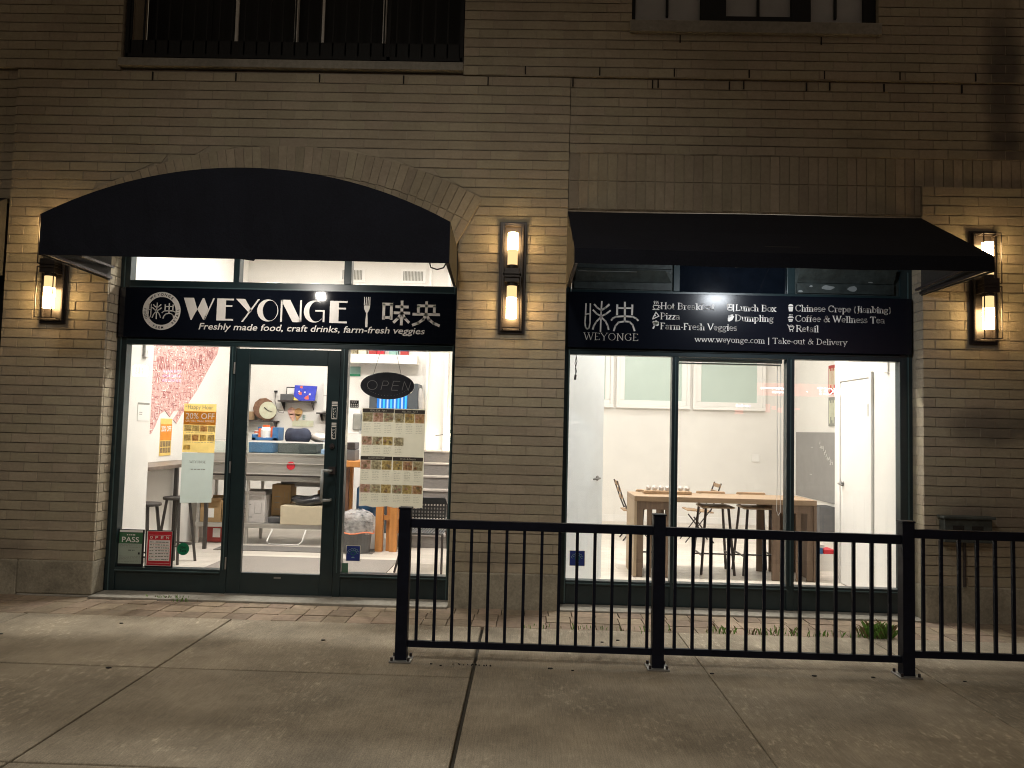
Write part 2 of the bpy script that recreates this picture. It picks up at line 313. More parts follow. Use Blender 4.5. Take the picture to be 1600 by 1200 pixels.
def stencil(mb, rect, y, texts, m):
    """a printed rectangle with the letters left open (bare paper shows through)"""
    cu2 = bpy.data.curves.new('s', 'CURVE'); cu2.dimensions = '2D'; cu2.fill_mode = 'BOTH'; cu2.resolution_u = 3
    def spl(pts):
        sp = cu2.splines.new('POLY'); sp.points.add(len(pts)-1); sp.use_cyclic_u = True
        for q, (a, b) in zip(sp.points, pts): q.co = (a, b, 0, 1)
    spl([(rect[0],rect[2]),(rect[1],rect[2]),(rect[1],rect[3]),(rect[0],rect[3])])
    for body, x0, x1, z0, h, off in texts:
        cu = bpy.data.curves.new('t', 'FONT'); cu.body = body; cu.size = 1; cu.offset = off; ob = bpy.data.objects.new('t', cu); COL.objects.link(ob)
        dg = bpy.context.evaluated_depsgraph_get(); oe = ob.evaluated_get(dg); c3 = oe.to_curve(dg); polys = []
        for sp in c3.splines:
            pts = []; bp = sp.bezier_points; n = len(bp)
            for i in range(n):
                p0, p1, p2, p3 = bp[i].co, bp[i].handle_right, bp[(i+1)%n].handle_left, bp[(i+1)%n].co
                for k in range(4):
                    t = k/4; q = p0*(1-t)**3+p1*3*t*(1-t)**2+p2*3*t*t*(1-t)+p3*t**3; pts.append((q.x, q.y))
            polys.append(pts)
        oe.to_curve_clear(); bpy.data.objects.remove(ob); bpy.data.curves.remove(cu)
        ax = min(v[0] for p in polys for v in p); bx = max(v[0] for p in polys for v in p); az = min(v[1] for p in polys for v in p); bz = max(v[1] for p in polys for v in p)
        for p in polys: spl([(x0+(v[0]-ax)*(x1-x0)/(bx-ax), z0+(v[1]-az)*h/(bz-az)) for v in p])
    ob = bpy.data.objects.new('s', cu2); COL.objects.link(ob); dg = bpy.context.evaluated_depsgraph_get(); me = bpy.data.meshes.new_from_object(ob.evaluated_get(dg))
    mb.add([(v.co.x, y, v.co.y) for v in me.vertices], [list(p.vertices) for p in me.polygons], m)
    bpy.data.objects.remove(ob); bpy.data.curves.remove(cu2); bpy.data.meshes.remove(me)
def arc(cx, cy, rx, ry, a0, a1, n=10):
    return [(cx+rx*math.cos(rad(a0+(a1-a0)*i/n)), cy+ry*math.sin(rad(a0+(a1-a0)*i/n))) for i in range(n+1)]
# a serif hand: advance, strokes ('f' thick by direction), serif marks (x, y, half width)
def GL():
    X = .66; g = {}; A = arc
    st = lambda x, a=0, b=1: [(x, a), (x, b)]
    g['H'] = (.92, [st(.18), st(.74), [(.18,.5),(.74,.5)]], [(.18,0),(.18,1),(.74,0),(.74,1)])
    g['o'] = (.64, [A(.32,.33,.24,.31,0,360,16)], [])
    g['t'] = (.42, [[(.18,.88),(.18,.14)]+A(.30,.14,.12,.12,180,300,5), [(.04,.64),(.36,.64)]], [])
    g['B'] = (.82, [st(.18), [(.18,.97),(.42,.97)]+A(.42,.75,.22,.22,90,-90,6)+[(.18,.53)], [(.42,.53)]+A(.44,.28,.26,.25,90,-90,6)+[(.18,.03)]], [(.18,0),(.18,1)])
    g['r'] = (.50, [st(.17,0,.64), [(.17,.45)]+A(.36,.45,.17,.18,160,50,5)], [(.17,0),(.10,.64)])
    g['e'] = (.58, [[(.08,.37),(.50,.37)]+A(.29,.34,.21,.30,8,315,14)], [])
    g['a'] = (.60, [A(.26,.48,.18,.16,160,0,6)+[(.44,.40),(.44,.08)]+A(.52,.10,.08,.08,190,290,3), A(.25,.19,.17,.17,70,300,9)+[(.44,.16)]], [])
    g['k'] = (.66, [st(.16), [(.52,.62),(.18,.30)], [(.28,.40),(.54,.02)]], [(.16,0),(.10,.99),(.54,.64),(.54,.01)])
    g['f'] = (.42, [[(.16,0),(.16,.80)]+A(.31,.80,.15,.18,180,60,5), [(.02,.64),(.34,.64)]], [(.16,0)])
    g['s'] = (.48, [A(.24,.49,.15,.15,30,240,7)+A(.24,.17,.17,.15,80,-150,8)], [])
    g['P'] = (.76, [st(.18), [(.18,.97),(.42,.97)]+A(.42,.72,.25,.25,90,-90,7)+[(.18,.47)]], [(.18,0),(.18,1)])
    g['i'] = (.34, [st(.17,0,.62), [(.17,.82),(.17,.95)]], [(.17,0),(.11,.64)])
    g['z'] = (.54, [[(.06,.62),(.46,.62),(.08,.03),(.48,.03)]], [])
    g['F'] = (.72, [st(.18), [(.18,.97),(.62,.97),(.62,.84)], [(.18,.52),(.48,.52)]], [(.18,0),(.18,1)])
    g['m'] = (1.0, [st(.15,0,.64), [(.15,.46)]+A(.32,.46,.17,.17,165,20,6)+[(.49,0)], [(.49,.46)]+A(.66,.46,.17,.17,165,20,6)+[(.83,0)]], [(.15,0),(.49,0),(.83,0),(.09,.64)])
    g['n'] = (.68, [st(.15,0,.64), [(.15,.46)]+A(.33,.46,.18,.17,165,20,6)+[(.51,0)]], [(.15,0),(.51,0),(.09,.64)])
    g['h'] = (.68, [st(.15), [(.15,.46)]+A(.33,.46,.18,.17,165,20,6)+[(.51,0)]], [(.15,0),(.51,0),(.09,.99)])
    g['u'] = (.68, [[(.15,.64),(.15,.2)]+A(.33,.2,.18,.17,190,340,6), st(.51,0,.64)], [(.09,.64),(.46,.64),(.56,0)])
    g['-'] = (.36, [[(.06,.36),(.30,.36)]], [])
    g['V'] = (.84, [[(.08,1),(.42,0)], [(.42,0),(.76,1)]], [(.08,1),(.76,1)])
    g['g'] = (.60, [A(.27,.44,.17,.19,0,360,12), A(.27,-.10,.21,.15,0,360,12), [(.14,.28),(.14,.1),(.38,.06)], [(.40,.58),(.56,.64)]], [])
    g['L'] = (.72, [st(.18), [(.18,.03),(.64,.03),(.66,.18)]], [(.18,0),(.18,1)])
    g['c'] = (.54, [A(.30,.33,.22,.30,45,315,12)], [])
    g['x'] = (.64, [[(.08,.62),(.52,.02)], [(.52,.62),(.08,.02)]], [(.09,.64),(.52,.64),(.09,0),(.52,0)])
    g['D'] = (.90, [st(.18), [(.18,.97),(.38,.97)]+A(.38,.5,.40,.47,90,-90,10)+[(.18,.03)]], [(.18,0),(.18,1)])
    g['p'] = (.66, [st(.15,-.3,.62), [(.15,.46)]+A(.35,.33,.21,.30,140,-140,10)+[(.15,.18)]], [(.15,-.3),(.09,.64)])
    g['b'] = (.66, [st(.15,.02,1), [(.15,.46)]+A(.35,.33,.21,.30,140,-140,10)+[(.15,.18)]], [(.09,.99)])
    g['d'] = (.68, [st(.51,0,1), [(.51,.46)]+A(.31,.33,.21,.30,40,320,10)+[(.51,.18)]], [(.45,.99),(.56,0)])
    g['l'] = (.34, [st(.17)], [(.17,0),(.11,.99)])
    g['C'] = (.86, [A(.46,.5,.36,.48,45,315,14)+[(.74,.22)], [(.72,.98),(.72,.74)]], [])
    g['G'] = (.92, [A(.46,.5,.36,.48,45,325,14), [(.72,.98),(.72,.74)], [(.76,.08),(.76,.42)]], [(.72,.42)])
    g['('] = (.40, [A(.46,.4,.32,.62,125,235,8)], []); g[')'] = (.40, [A(-.06,.4,.32,.62,55,-55,8)], [])
    g['J'] = (.50, [[(.30,1),(.30,.1)]+A(.16,.1,.14,.22,0,-110,5)], [(.30,1)])
    g['&'] = (.90, [[(.80,.02),(.28,.62)]+A(.40,.80,.14,.16,200,-30,8)+[(.30,.52)]+A(.30,.26,.20,.25,90,320,9)+[(.66,.40),(.70,.52)]], [(.70,.54)])
    g['W'] = (1.2, [[(.08,1),(.36,0)], [(.36,0),(.60,.96)], [(.56,1),(.84,0)], [(.84,0),(1.10,1)]], [(.08,1),(.58,1),(1.10,1)])
    g['T'] = (.84, [st(.42), [(.08,.80),(.08,.97),(.76,.97),(.76,.80)]], [(.42,0)])
    g['R'] = (.86, [st(.18), [(.18,.97),(.42,.97)]+A(.42,.74,.24,.23,90,-90,6)+[(.18,.51)], [(.42,.51),(.76,.02)]], [(.18,0),(.18,1),(.78,.01)])
    g['w'] = (.94, [[(.06,.64),(.26,0)], [(.26,0),(.46,.62)], [(.44,.64),(.66,0)], [(.66,0),(.86,.64)]], [(.06,.64),(.45,.64),(.86,.64)])
    g['v'] = (.62, [[(.07,.64),(.30,0)], [(.30,0),(.53,.64)]], [(.07,.64),(.53,.64)])
    g['y'] = (.62, [[(.07,.64),(.30,0)], [(.18,-.3),(.53,.64)]], [(.07,.64),(.53,.64)])
    g['.'] = (.28, [[(.14,.0),(.14,.12)]], []); g['|'] = (.36, [[(.18,-.25),(.18,1.02)]], []); g[' '] = (.34, [], [])
    g['E'] = (.76, [st(.18), [(.18,.97),(.62,.97),(.62,.84)], [(.18,.52),(.48,.52)], [(.18,.03),(.66,.03),(.67,.18)]], [(.18,0),(.18,1)])
    g['Y'] = (.84, [[(.08,1),(.42,.45)], [(.42,.45),(.76,1)], st(.42,0,.45)], [(.08,1),(.76,1),(.42,0)])
    g['O'] = (.98, [A(.49,.5,.38,.48,0,360,20)], []); g['N'] = (.94, [st(.18), [(.18,1),(.76,0)], st(.76)], [(.18,0),(.16,1),(.76,1)])
    return g
SER = GL()
def serif(mb, body, x0, x1, z0, h, y, bold=.15, thin=.055, m=0):
    tot = sum(SER[c][0] for c in body); sx = (x1-x0)/tot; x = x0
    for c in body:
        adv, strokes, ser = SER[c]
        for p in strokes:
            n = len(p); ws = []
            for i in range(n):
                a = p[max(0, i-1)]; b = p[min(n-1, i+1)]; dx, dy = b[0]-a[0], b[1]-a[1]; l = math.hypot(dx, dy) or 1
                k = abs(dy)/l; k = k**1.5
                if n == 2 and dx*dy > 0: k *= .25          # up-strokes are thin
                ws.append((thin+(bold-thin)*k)*h)
            mb.ribbon([(x+u*sx, z0+v*h) for u, v in p], ws, y, .0015, m)
        for (u, v) in ser:
            w = .13*sx; mb.prism([(x+u*sx-w, z0+v*h-thin*h/2), (x+u*sx+w, z0+v*h-thin*h/2), (x+u*sx+w, z0+v*h+thin*h/2), (x+u*sx-w, z0+v*h+thin*h/2)], y-.0015, y, m)
        x += adv*sx

# ============================================================ GROUND
struct('road', MB().box(-40, 40, -30, -8.6, -.25, -.13), ASPH)
struct('ground', MB().box(-40, 40, -8.6, .3, -.3, -.03), CONCD)
XJ = [-12.5, -10.9, -9.2, -7.5, -5.8, -4.12, -2.41, -.325, 1.274, 2.82, 4.4, 6.1, 7.8, 9.5, 11.5]
YJ = [-8.6, -6.6, -4.9, -3.4, -1.95, -.645]
sw = MB()
for i in range(len(XJ)-1):
    ys = YJ if XJ[i] < -.4 else [-8.6, -6.2, -4.2, -.645]
    for j in range(len(ys)-1):
        g0 = .012 if i == 7 else (.003 if i in (8, 9) else .007); g1 = .012 if i == 6 else (.003 if i in (7, 8) else .007); z = random.uniform(-.002, .002)
        sw.box(XJ[i]+g0, XJ[i+1]-g1, ys[j]+.009, ys[j+1]-.008, -.06, z)
struct('sidewalk', sw, CONC, bevel=.006)
struct('curb', MB().box(-20, 20, -8.78, -8.605, -.2, .0), SILLM, bevel=.02)
pv = MB()
for r, (ya, yb) in enumerate([(-.64,-.43),(-.426,-.216),(-.212,.0)]):
    x = -7.5 + random.uniform(0, .1)
    while x < 8:
        w = .208
        pv.box(x+.003, x+w-.003, ya+.002, yb-.002, -.05, -.004+random.uniform(-.004, .003)); x += w
struct('paver_strip', pv, PAVER, bevel=.004)
gr = MB()
for cx, cy, n, h in [(2.92,-.60,190,.10),(2.30,-.6,40,.05),(1.95,-.61,34,.05),(1.62,-.60,22,.05),(2.55,-.6,20,.04),(.85,-.62,20,.035),(.45,-.63,22,.03),(.1,-.63,14,.025),(-3.25,-.03,26,.04),(-3.1,-.05,16,.035),(1.15,-.6,12,.04)]:
    for k in range(n):
        x = cx+random.gauss(0, .07 if n > 60 else .09); y = cy+random.gauss(0, .035); a = random.uniform(0, 6.28); l = h*random.uniform(.5, 1.5); t = random.uniform(.2, .9)
        w = .005; dx, dy = math.cos(a), math.sin(a)
        gr.add([(x-dy*w,y+dx*w,-.02),(x+dy*w,y-dx*w,-.02),(x+dx*l*t*.5+dy*w*.7,y+dy*l*t*.5-dx*w*.7,l*.65),(x+dx*l*t,y+dy*l*t,l*.85)], [(0,1,2,3)], 0 if random.random() < .75 else 1)
tag(gr.build('weeds', [GRASS, DRY]), 'short green weeds growing in the paver joints along the shop front', 'weeds', kind='stuff')
lv = MB()
for x, y in [(-1.5,-1.2),(-3.2,-.9),(.75,-.95),(.62,-1.02),(.2,-1.72),(.35,-1.75),(1.3,-1.72),(2.0,-1.7),(2.4,-1.69),(3.0,-1.72),(-.55,-1.73),(-.62,-1.7),(-2.7,-2.0),(-3.9,-1.3)]:
    r = random.uniform(.006, .016); lv.prismz([(x+r*(1+.4*random.random())*math.cos(a), y+r*.7*math.sin(a)) for a in (0,1,2,3,4,5)], .0, .006)
for x in [-.46+i*.022 for i in range(12)]:
    lv.ball((x+random.uniform(-.01,.01), -1.70+random.uniform(-.012,.012), .005), random.uniform(.003,.007), 6, 4)
tag(lv.build('litter', ROT), 'dark crumbs and dry leaf bits lying on the sidewalk slabs', 'litter', kind='stuff')

# ============================================================ BUILDING
bld = thing('brick_building', 'buff brick building holding two lit shop fronts, arch over the left one', 'building')
CH, BL = .089, .266
CX, CZ, RO, RI = -2.32, .315, 3.93, 3.41
def xarc(z):           # right edge of the arched opening with its ring
    if z >= 3.777: return CX+math.sqrt(max(0, RO**2-(z-CZ)**2)) if z < CZ+RO else CX
    if z >= 3.30: return -.674+(z-3.30)/.477*.214
    return -.68
XL, XR, ZT = -11, 11, 6.2
def spans(z0, z1, zone):
    """brick-filled stretches of one course as (x at bottom, x at top) pairs"""
    a0, a1 = xarc(z0), xarc(z1); lf = lambda v: 2*CX-v
    out = []
    if zone == 'low':            # y = 0 face
        out.append(((-4.95,-4.95),(lf(a0), lf(a1)))) if z1 < CZ+RO else None
        if z1 < CZ+RO: out.append(((a0,a1),(.335,.335)))
        else: out.append(((-4.95,-4.95),(.335,.335)))
        if z1 < 3.975: out.append(((3.61,3.61),(4.98+4,4.98+4)))
        out.append(((-XR,-XR),(-8.3,-8.3)))
    return out
brk, mor = MB(), MB()
def course(z0, z1, sp, yf, n):
    for (b0,t0),(b1,t1) in sp:
        mor.prism([(b0,z0-.002),(b1,z0-.002),(t1,z1+.002),(t0,z1+.002)], yf+.0035, yf+.2)
        k0 = math.floor(min(b0,t0)/BL)-1; k1 = math.ceil(max(b1,t1)/BL)+1
        for k in range(k0, k1):
            u0 = k*BL+(BL/2 if n % 2 else 0); u1 = u0+BL-.007
            q = [max(u0,b0), min(u1,b1), min(u1,t1), max(u0,t0)]
            if q[1]-q[0] < .012 or q[2]-q[3] < .012:
                if max(q[1]-q[0], q[2]-q[3]) < .02: continue
                q = [q[0], max(q[0]+.002,q[1]), max(q[3]+.002,q[2]), q[3]]
            y = yf+random.uniform(-.0022, .0016); dz = random.uniform(-.001, .001); tw = random.uniform(-.0012, .0012)
            a, b = z0+.0033+dz, z1-.0033+dz; B = .002
            vs = [(q[0],y+.02,a),(q[1],y+.02,a),(q[2],y+.02,b),(q[3],y+.02,b),
                  (q[0]+B,y+tw,a+B),(q[1]-B,y-tw,a+B),(q[2]-B,y-tw,b-B),(q[3]+B,y+tw,b-B)]
            brk.add(vs, [(4,5,6,7),(0,1,5,4),(1,2,6,5),(2,3,7,6),(3,0,4,7)])
z = .32; n = 0
while z < 4.93:
    z1 = z+CH
    course(z, z1, spans(z, z1, 'low'), 0, n)
    # panel over the right opening, set back
    if z > 4.19: course(z, z1, [((.34,.34),(XR,XR))], .014, n+1)
    if z > 3.69: course(z, z1, [((-8.3,-8.3),(-4.955,-4.955))], .03, n+1)
    z = z1; n += 1
ztop = z       # 4.948
z = ztop+.014
while z < ZT:
    z1 = z+CH; sp = []
    if z < 5.07: sp = [((-XR,-XR),(-3.96,-3.96)),((-.68,-.68),(XR,XR))]
    elif z < 5.39-.02: sp = [((-XR,-XR),(-3.96,-3.96)),((-.68,-.68),(XR,XR))]
    else: sp = [((-XR,-XR),(-3.96,-3.96)),((-.68,-.68),(.90,.90)),((3.21,3.21),(XR,XR))]
    course(z, z1, sp, -.006, n); z = z1; n += 1
mor.box(-3.96, XR, .03, .2, ztop-.01, ztop+.03); mor.box(-XR, XR, .06, .2, 4.93, 4.965)
# jamb bricks inside the openings
for xe, sg in ((-3.955,1), (-.68,-1), (.335,1), (3.61,-1), (-4.95,-1)):
    zz = .32; k = 0
    while zz < 3.36:
        top = zz+CH
        xx = sorted((xe, xe-sg*.05))
        for (ya, yb) in (((.024,.1),(.109,.2)) if k % 2 else ((.024,.2),)):
            j = random.uniform(-.001, .0015)
            brk.box(xx[0]+(.0 if sg > 0 else -.0)+j, xx[1]+j, ya, yb, zz+.0045, top-.0045)
        mor.box(min(xe-sg*.006, xe-sg*.06), max(xe-sg*.006, xe-sg*.06), .012, .2, zz, top)
        zz = top; k += 1
mor.box(-.672, -.30, .0065, .2, 3.3, 3.93); mor.box(-4.34, -3.968, .0065, .2, 3.3, 3.93)
brk.build('brick_wall', BRICK, bld); mor.build('mortar', MORTAR, bld)
# arch ring of upright bricks, two rings deep
ar, am = MB(), MB()
a0 = math.degrees(math.atan2(3.777-CZ, 1.86)); na = 46
for i in range(na):
    t0 = a0+(180-2*a0)*i/na; t1 = a0+(180-2*a0)*(i+1)/na; e = .055
    am.prism([(CX+r*math.cos(rad(t)), CZ+r*math.sin(rad(t))) for r, t in ((RI+.004,t0),(RO-.003,t0),(RO-.003,t1),(RI+.004,t1))], -.004, .2)
    cut = RI+.26 if i % 2 else RI+.255
    for ra, rb in ((RI, cut-.004), (cut+.004, RO-.008)):
        y = -.012+random.uniform(-.002, .002)
        ar.prism([(CX+r*math.cos(rad(t)), CZ+r*math.sin(rad(t))) for r, t in ((ra,t0+e),(rb,t0+e),(rb,t1-e),(ra,t1-e))], y, .05)
am.build('mortar', MORTAR, bld); ar.build('brick_arch', BRICKD, bld)
# soldier courses over the right window
sm = MB()
sm.box(.34, XR, .027, .2, 3.964, 4.24); sm.box(.34, 3.61, .0275, .2, 3.70, 3.966); sm.box(.34, 3.61, .04, .2, 3.3, 3.702)
for z0, z1, xe in ((3.974, 4.232, XR), (3.706, 3.964, 3.605)):
    x = .345; so = MB()
    while x < xe-.02:
        so.box(x+.004, min(x+.085, xe), .020+random.uniform(-.002,.002), .1, z0, z1); x += CH
    so.build('soldier_course', BRICKD, bld, bevel=.002)
sm.build('mortar', MORTAR, bld)
# stone bases
for x0, x1, zb in ((-4.66,-3.955,.012), (-.68,.335,-.03), (3.61,9,-.03), (-4.955,-4.663,-.04)):
    MB().box(x0, x1, -.006, .2, zb, .318).build('stone_base', STONE, bld, bevel=.012)
# weep slots: dark boxes painted as the shade inside open joints
def weep(x, y0, y1, z0, z1): MB().box(x, x+.012, y0, y1, z0, z1).build('weep_slot', ROT, bld)
for i in range(9): weep(-3.65+i*.80, -.0105, 0, 4.865, 4.942)
for i in range(8): weep(-.1+i*.70, -.0105, 0, 4.972, 5.05)
for i in range(6): weep(1.1+i*.72, .0035, .04, 4.865, 4.942)
for x in (1.35, 2.67): weep(x, -.0115, 0, 5.30, 5.375)
# dark marks on the right pillar are set in the brick colour
# upper window
uw = MB(); uw.box(.88, 3.225, -.05, .12, 5.385, 5.50); uw.build('window_sill', SILLM, bld, bevel=.008)
fr = MB(); fr.box(.90, 3.21, .06, .14, 5.501, 5.545)
for a, b in ((.90,.94),(1.56,1.80),(2.42,2.60),(3.10,3.21)): fr.box(a, b, .05, .13, 5.546, ZT)
for x in (1.235, 2.10, 2.83): fr.box(x, x+.022, .07, .12, 5.60, ZT)
fr.box(1.80, 2.42, .052, .13, 5.546, 5.60)
up = fr.build('upper_window', SIDING, bld, bevel=.004)
MB().box(.93, 3.19, .10, .108, 5.546, ZT).build('pane', DIMGL, up)
# recess with railing above the arch
MB().box(-3.97, -.68, -.04, .95, 4.985, 5.065).build('balcony_slab', SILLM, bld, bevel=.006)
rw = MB(); rw.box(-3.95, -.68, .44, .5, 5.0, ZT)
for k in range(11): rw.box(-3.9+k*.3, -3.888+k*.3, .43, .44, 5.07, ZT)
rw.build('recess_wall', SIDING, bld)
MB().box(-4.0, -3.955, .2, .44, 5.0, ZT).build('recess_reveal', BRICKD, bld)
for xa, xb in ((-3.00,-2.43), (-2.13,-1.54)):
    w = MB(); w.box(xa-.03, xa, .38, .43, 5.38, ZT); w.box(xb, xb+.03, .38, .43, 5.38, ZT); w.box(xa-.03, xb+.03, .385, .425, 5.335, 5.38)
    o = w.build('balcony_window', SASH, bld); MB().box(xa, xb, .40, .405, 5.38, ZT).build('pane', SIDING, o)
rl = MB(); rl.box(-3.93, -.70, .02, .06, 5.10, 5.135); rl.box(-3.93, -.70, .03, .045, 5.14, 5.27)
for k in range(27): rl.box(-3.90+k*.122, -3.886+k*.122, .03, .044, 5.135, ZT)
for x in (-3.94, -1.42, -.72): rl.box(x, x+.03, .02, .06, 5.066, ZT)
rl.build('railing', SIDING, bld)
# inner leaf of the front wall, no light leaks round the frames
il = MB()
for x0, x1, z0, z1 in ((-9,-3.86,-.1,4.95), (-.715,.40,-.1,4.95), (3.50,9,-.1,4.95), (-3.86,-.715,3.62,4.95), (.40,3.50,3.26,4.95)):
    il.box(x0, x1, .30, .42, z0, z1)
il.build('inner_wall', PLASTER, bld)
MB().box(-9, 9, .2, 8, 4.72, 4.94).build('floor_slab', SILLM, bld)
# sill slabs under the shop fronts
sl = MB(); sl.box(-3.955, -.68, -.07, .30, -.03, .016); sl.box(.335, 3.61, -.03, .30, -.03, .012); sl.box(-4.65,-3.958,-.015,.2,-.03,.010)
struct('entrance_sill', sl, SILLM, bevel=.008)

# ============================================================ SHOP FRONTS
def frame_front(name, label, x0, x1, muls, panes, base):
    t = thing(name, label, 'shop front', ((x0+x1)/2, .25, 0))
    f = MB(); Y0, Y1 = .2, .30
    f.box(x0, x0+base[0], Y0, Y1, .016, 3.62); f.box(x1-base[1], x1, Y0, Y1, .016, 3.62)
    xa, xb = x0+base[0], x1-base[1]
    f.box(xa, xb, Y0, Y1, 2.352, 2.41); f.box(xa, xb, Y0+.001, Y1, 2.89, 2.975); f.box(xa, xb, Y0+.01, Y1-.01, 2.41, 2.89); f.box(xa, xb, Y0, Y1, 3.25, 3.31)
    for a, b in muls:
        f.box(a, b, Y0+.002, Y1, .016, 2.352); f.box(a, b, Y0+.002, Y1, 2.975, 3.25)
    f.box(xa, xb, Y0+.02, Y1-.02, 3.31, 3.62)
    for a, b, kind in panes:
        if kind == 'sill':
            f.box(a, b, Y0+.012, Y1, .016, .19); f.box(a, b, Y0, Y1, .19, .236)
    fr = f.build('frame', GREEN, t, bevel=.004)
    e = MB()      # thin raised edges, their highlight painted in as a lighter green
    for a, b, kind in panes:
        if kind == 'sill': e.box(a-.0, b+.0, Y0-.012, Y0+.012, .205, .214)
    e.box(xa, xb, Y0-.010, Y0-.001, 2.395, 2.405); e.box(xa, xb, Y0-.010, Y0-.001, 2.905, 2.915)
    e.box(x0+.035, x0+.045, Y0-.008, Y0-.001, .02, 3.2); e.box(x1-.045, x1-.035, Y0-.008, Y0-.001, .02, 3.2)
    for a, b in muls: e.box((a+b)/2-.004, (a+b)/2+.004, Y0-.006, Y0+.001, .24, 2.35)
    e.build('edge_trim', GREEN_HI, fr)
    return t, fr
shopL, frL = frame_front('arched_storefront', 'dark green storefront under the arched awning with the glazed door', -3.955, -.68,
    [(-2.86,-2.80),(-1.79,-1.72)], [(-3.86,-2.86,'sill'),(-1.72,-.725,'sill')], (.095,.042))
for a, b in ((-3.86,-2.86), (-1.72,-.722)): MB().box(a, b, .245, .251, .236, 2.352).build('pane', PANE, shopL)
for a, b in ((-3.86,-2.86), (-2.80,-1.79), (-1.72,-.722)): MB().box(a, b, .245, .251, 2.975, 3.25).build('transom_pane', PANE, shopL)
d = MB(); d.box(-2.797,-2.665,.205,.25,.02,2.335); d.box(-1.915,-1.793,.205,.25,.02,2.335); d.box(-2.665,-1.915,.206,.25,2.185,2.335); d.box(-2.665,-1.915,.206,.25,.02,.215)
door = d.build('door', GREEN, shopL, bevel=.004)
MB().box(-2.665,-1.915,.225,.231,.215,2.185).build('pane', PANE, door)
h = MB(); h.tube([(-1.835,.20,1.195),(-1.835,.135,1.195),(-1.90,.125,1.195)], .013); h.tube([(-1.905,.125,1.205),(-1.905,.12,1.05),(-1.905,.125,.915)], .015); h.tube([(-1.90,.125,.92),(-1.835,.135,.92),(-1.835,.20,.92)], .013)
h.build('handle', mat('satin_chrome', (.42,.44,.44), .3, metal=.35), door, smooth=True)
k = MB(); k.tube([(-1.842,.205,1.425),(-1.842,.188,1.425)], .025, 16); k.tube([(-1.842,.188,1.425),(-1.842,.18,1.425)], .012, 12); k.build('lock', DKMET, door); MB().box(-1.865,-1.80,.19,.2045,1.16,1.23).build('handle_plate', DKMET, door)
for z in (2.145, 1.20, .299): MB().tube([(-2.806,.196,z-.055),(-2.806,.196,z+.055)], .009).build('hinge', STEELG, door)
b = MB(); b.box(-2.345,-2.28,.2,.206,.168,.184); b.build('mail_tag', STEELG, door)
MB().box(-2.80,-1.79,.17,.22,.012,.022).build('threshold', STEELG, shopL)
# push and pull stickers
for (z0, z1, w) in ((1.68,1.85,.055), (1.49,1.65,.045)):
    s_ = MB(); xc = -1.832; L = z1-z0
    s_.box(xc-w/2, xc+w/2, .2035, .2046, z0, z0+.008); s_.box(xc-w/2, xc-w/2+.005, .2035, .2046, z0, z1-.05); s_.box(xc+w/2-.005, xc+w/2, .2035, .2046, z0, z1-.05)
    for q in range(3): s_.box(xc-w/2, xc+w/2, .2035, .2046, z1-.045+q*.016, z1-.036+q*.016)
    for q, c in enumerate('PULL'): put_text(s_, c, xc-.011, xc+.011, z1-.082-q*.024, .017, .2033)
    tag(s_.build('pull_sticker', WHITE), 'white upright %s sticker reading PULL on the green door stile' % ('upper taller' if z0 > 1.6 else 'lower smaller'), 'sticker', 'stickers on the door stile')

shopR, frR = frame_front('wide_storefront', 'dark green storefront with three big panes and a covered transom, right of brick pillar', .345, 3.61,
    [(1.363,1.424),(2.44,2.512)], [(.395,1.363,'sill'),(1.424,2.44,'sill'),(2.512,3.495,'sill')], (.05,.115))
for a, b in ((.395,1.363), (1.424,2.44), (2.512,3.495)): MB().box(a, b, .245, .251, .236, 2.352).build('pane', PANE, shopR)
MB().box(1.424, 2.44, .24, .25, 2.975, 3.25).build('transom_pane', DARKGL, shopR)
v = MB(); v.box(.40,1.363,.22,.25,2.975,3.25); v.box(.42,1.34,.20,.219,2.985,3.045)
v.add([(.43,.205,3.055),(1.345,.205,3.055),(1.345,.17,3.13),(1.27,.12,3.155),(.43,.12,3.165)], [(0,1,2,3,4)]); v.box(.45,1.0,.118,.124,3.135,3.139, 1); v.box(.43,1.345,.19,.21,3.185,3.2)
v.build('transom_cover', [PEEL, CHIP], shopR)
v = MB(); v.box(2.512,3.495,.22,.25,2.975,3.25); v.box(2.53,3.44,.195,.219,2.985,3.075)
v.add([(2.53,.200,3.085),(3.44,.200,3.085),(3.44,.14,3.205),(2.53,.12,3.205)], [(0,1,2,3)])
for x, z, w, h_ in ((2.82,3.04,.13,.05),(3.05,3.03,.10,.06),(2.98,3.11,.06,.015),(3.22,3.1,.05,.014),(2.66,3.05,.03,.02),(2.56,3.0,.05,.03)):
    pts = [(x+w/2*(1+.35*random.uniform(-1,.4))*math.cos(a*.628), z+h_/2*(1+.35*random.uniform(-1,.4))*math.sin(a*.628)) for a in range(10)]
    v.prism(pts, .191, .196, 1)
v.build('transom_cover', [PEEL, CHIP], shopR)
# dark storefront of the neighbour at the far left
nb = thing('neighbour_storefront', 'dark storefront edge of the neighbouring shop at far left', 'shop front', (-6.6,.3,0))
MB().box(-8.3, -4.955, .2, .26, 0, 3.7).build('frame', SIDING, nb); MB().box(-8.0, -5.2, .18, .199, .3, 2.8).build('pane', DARKGL, nb)

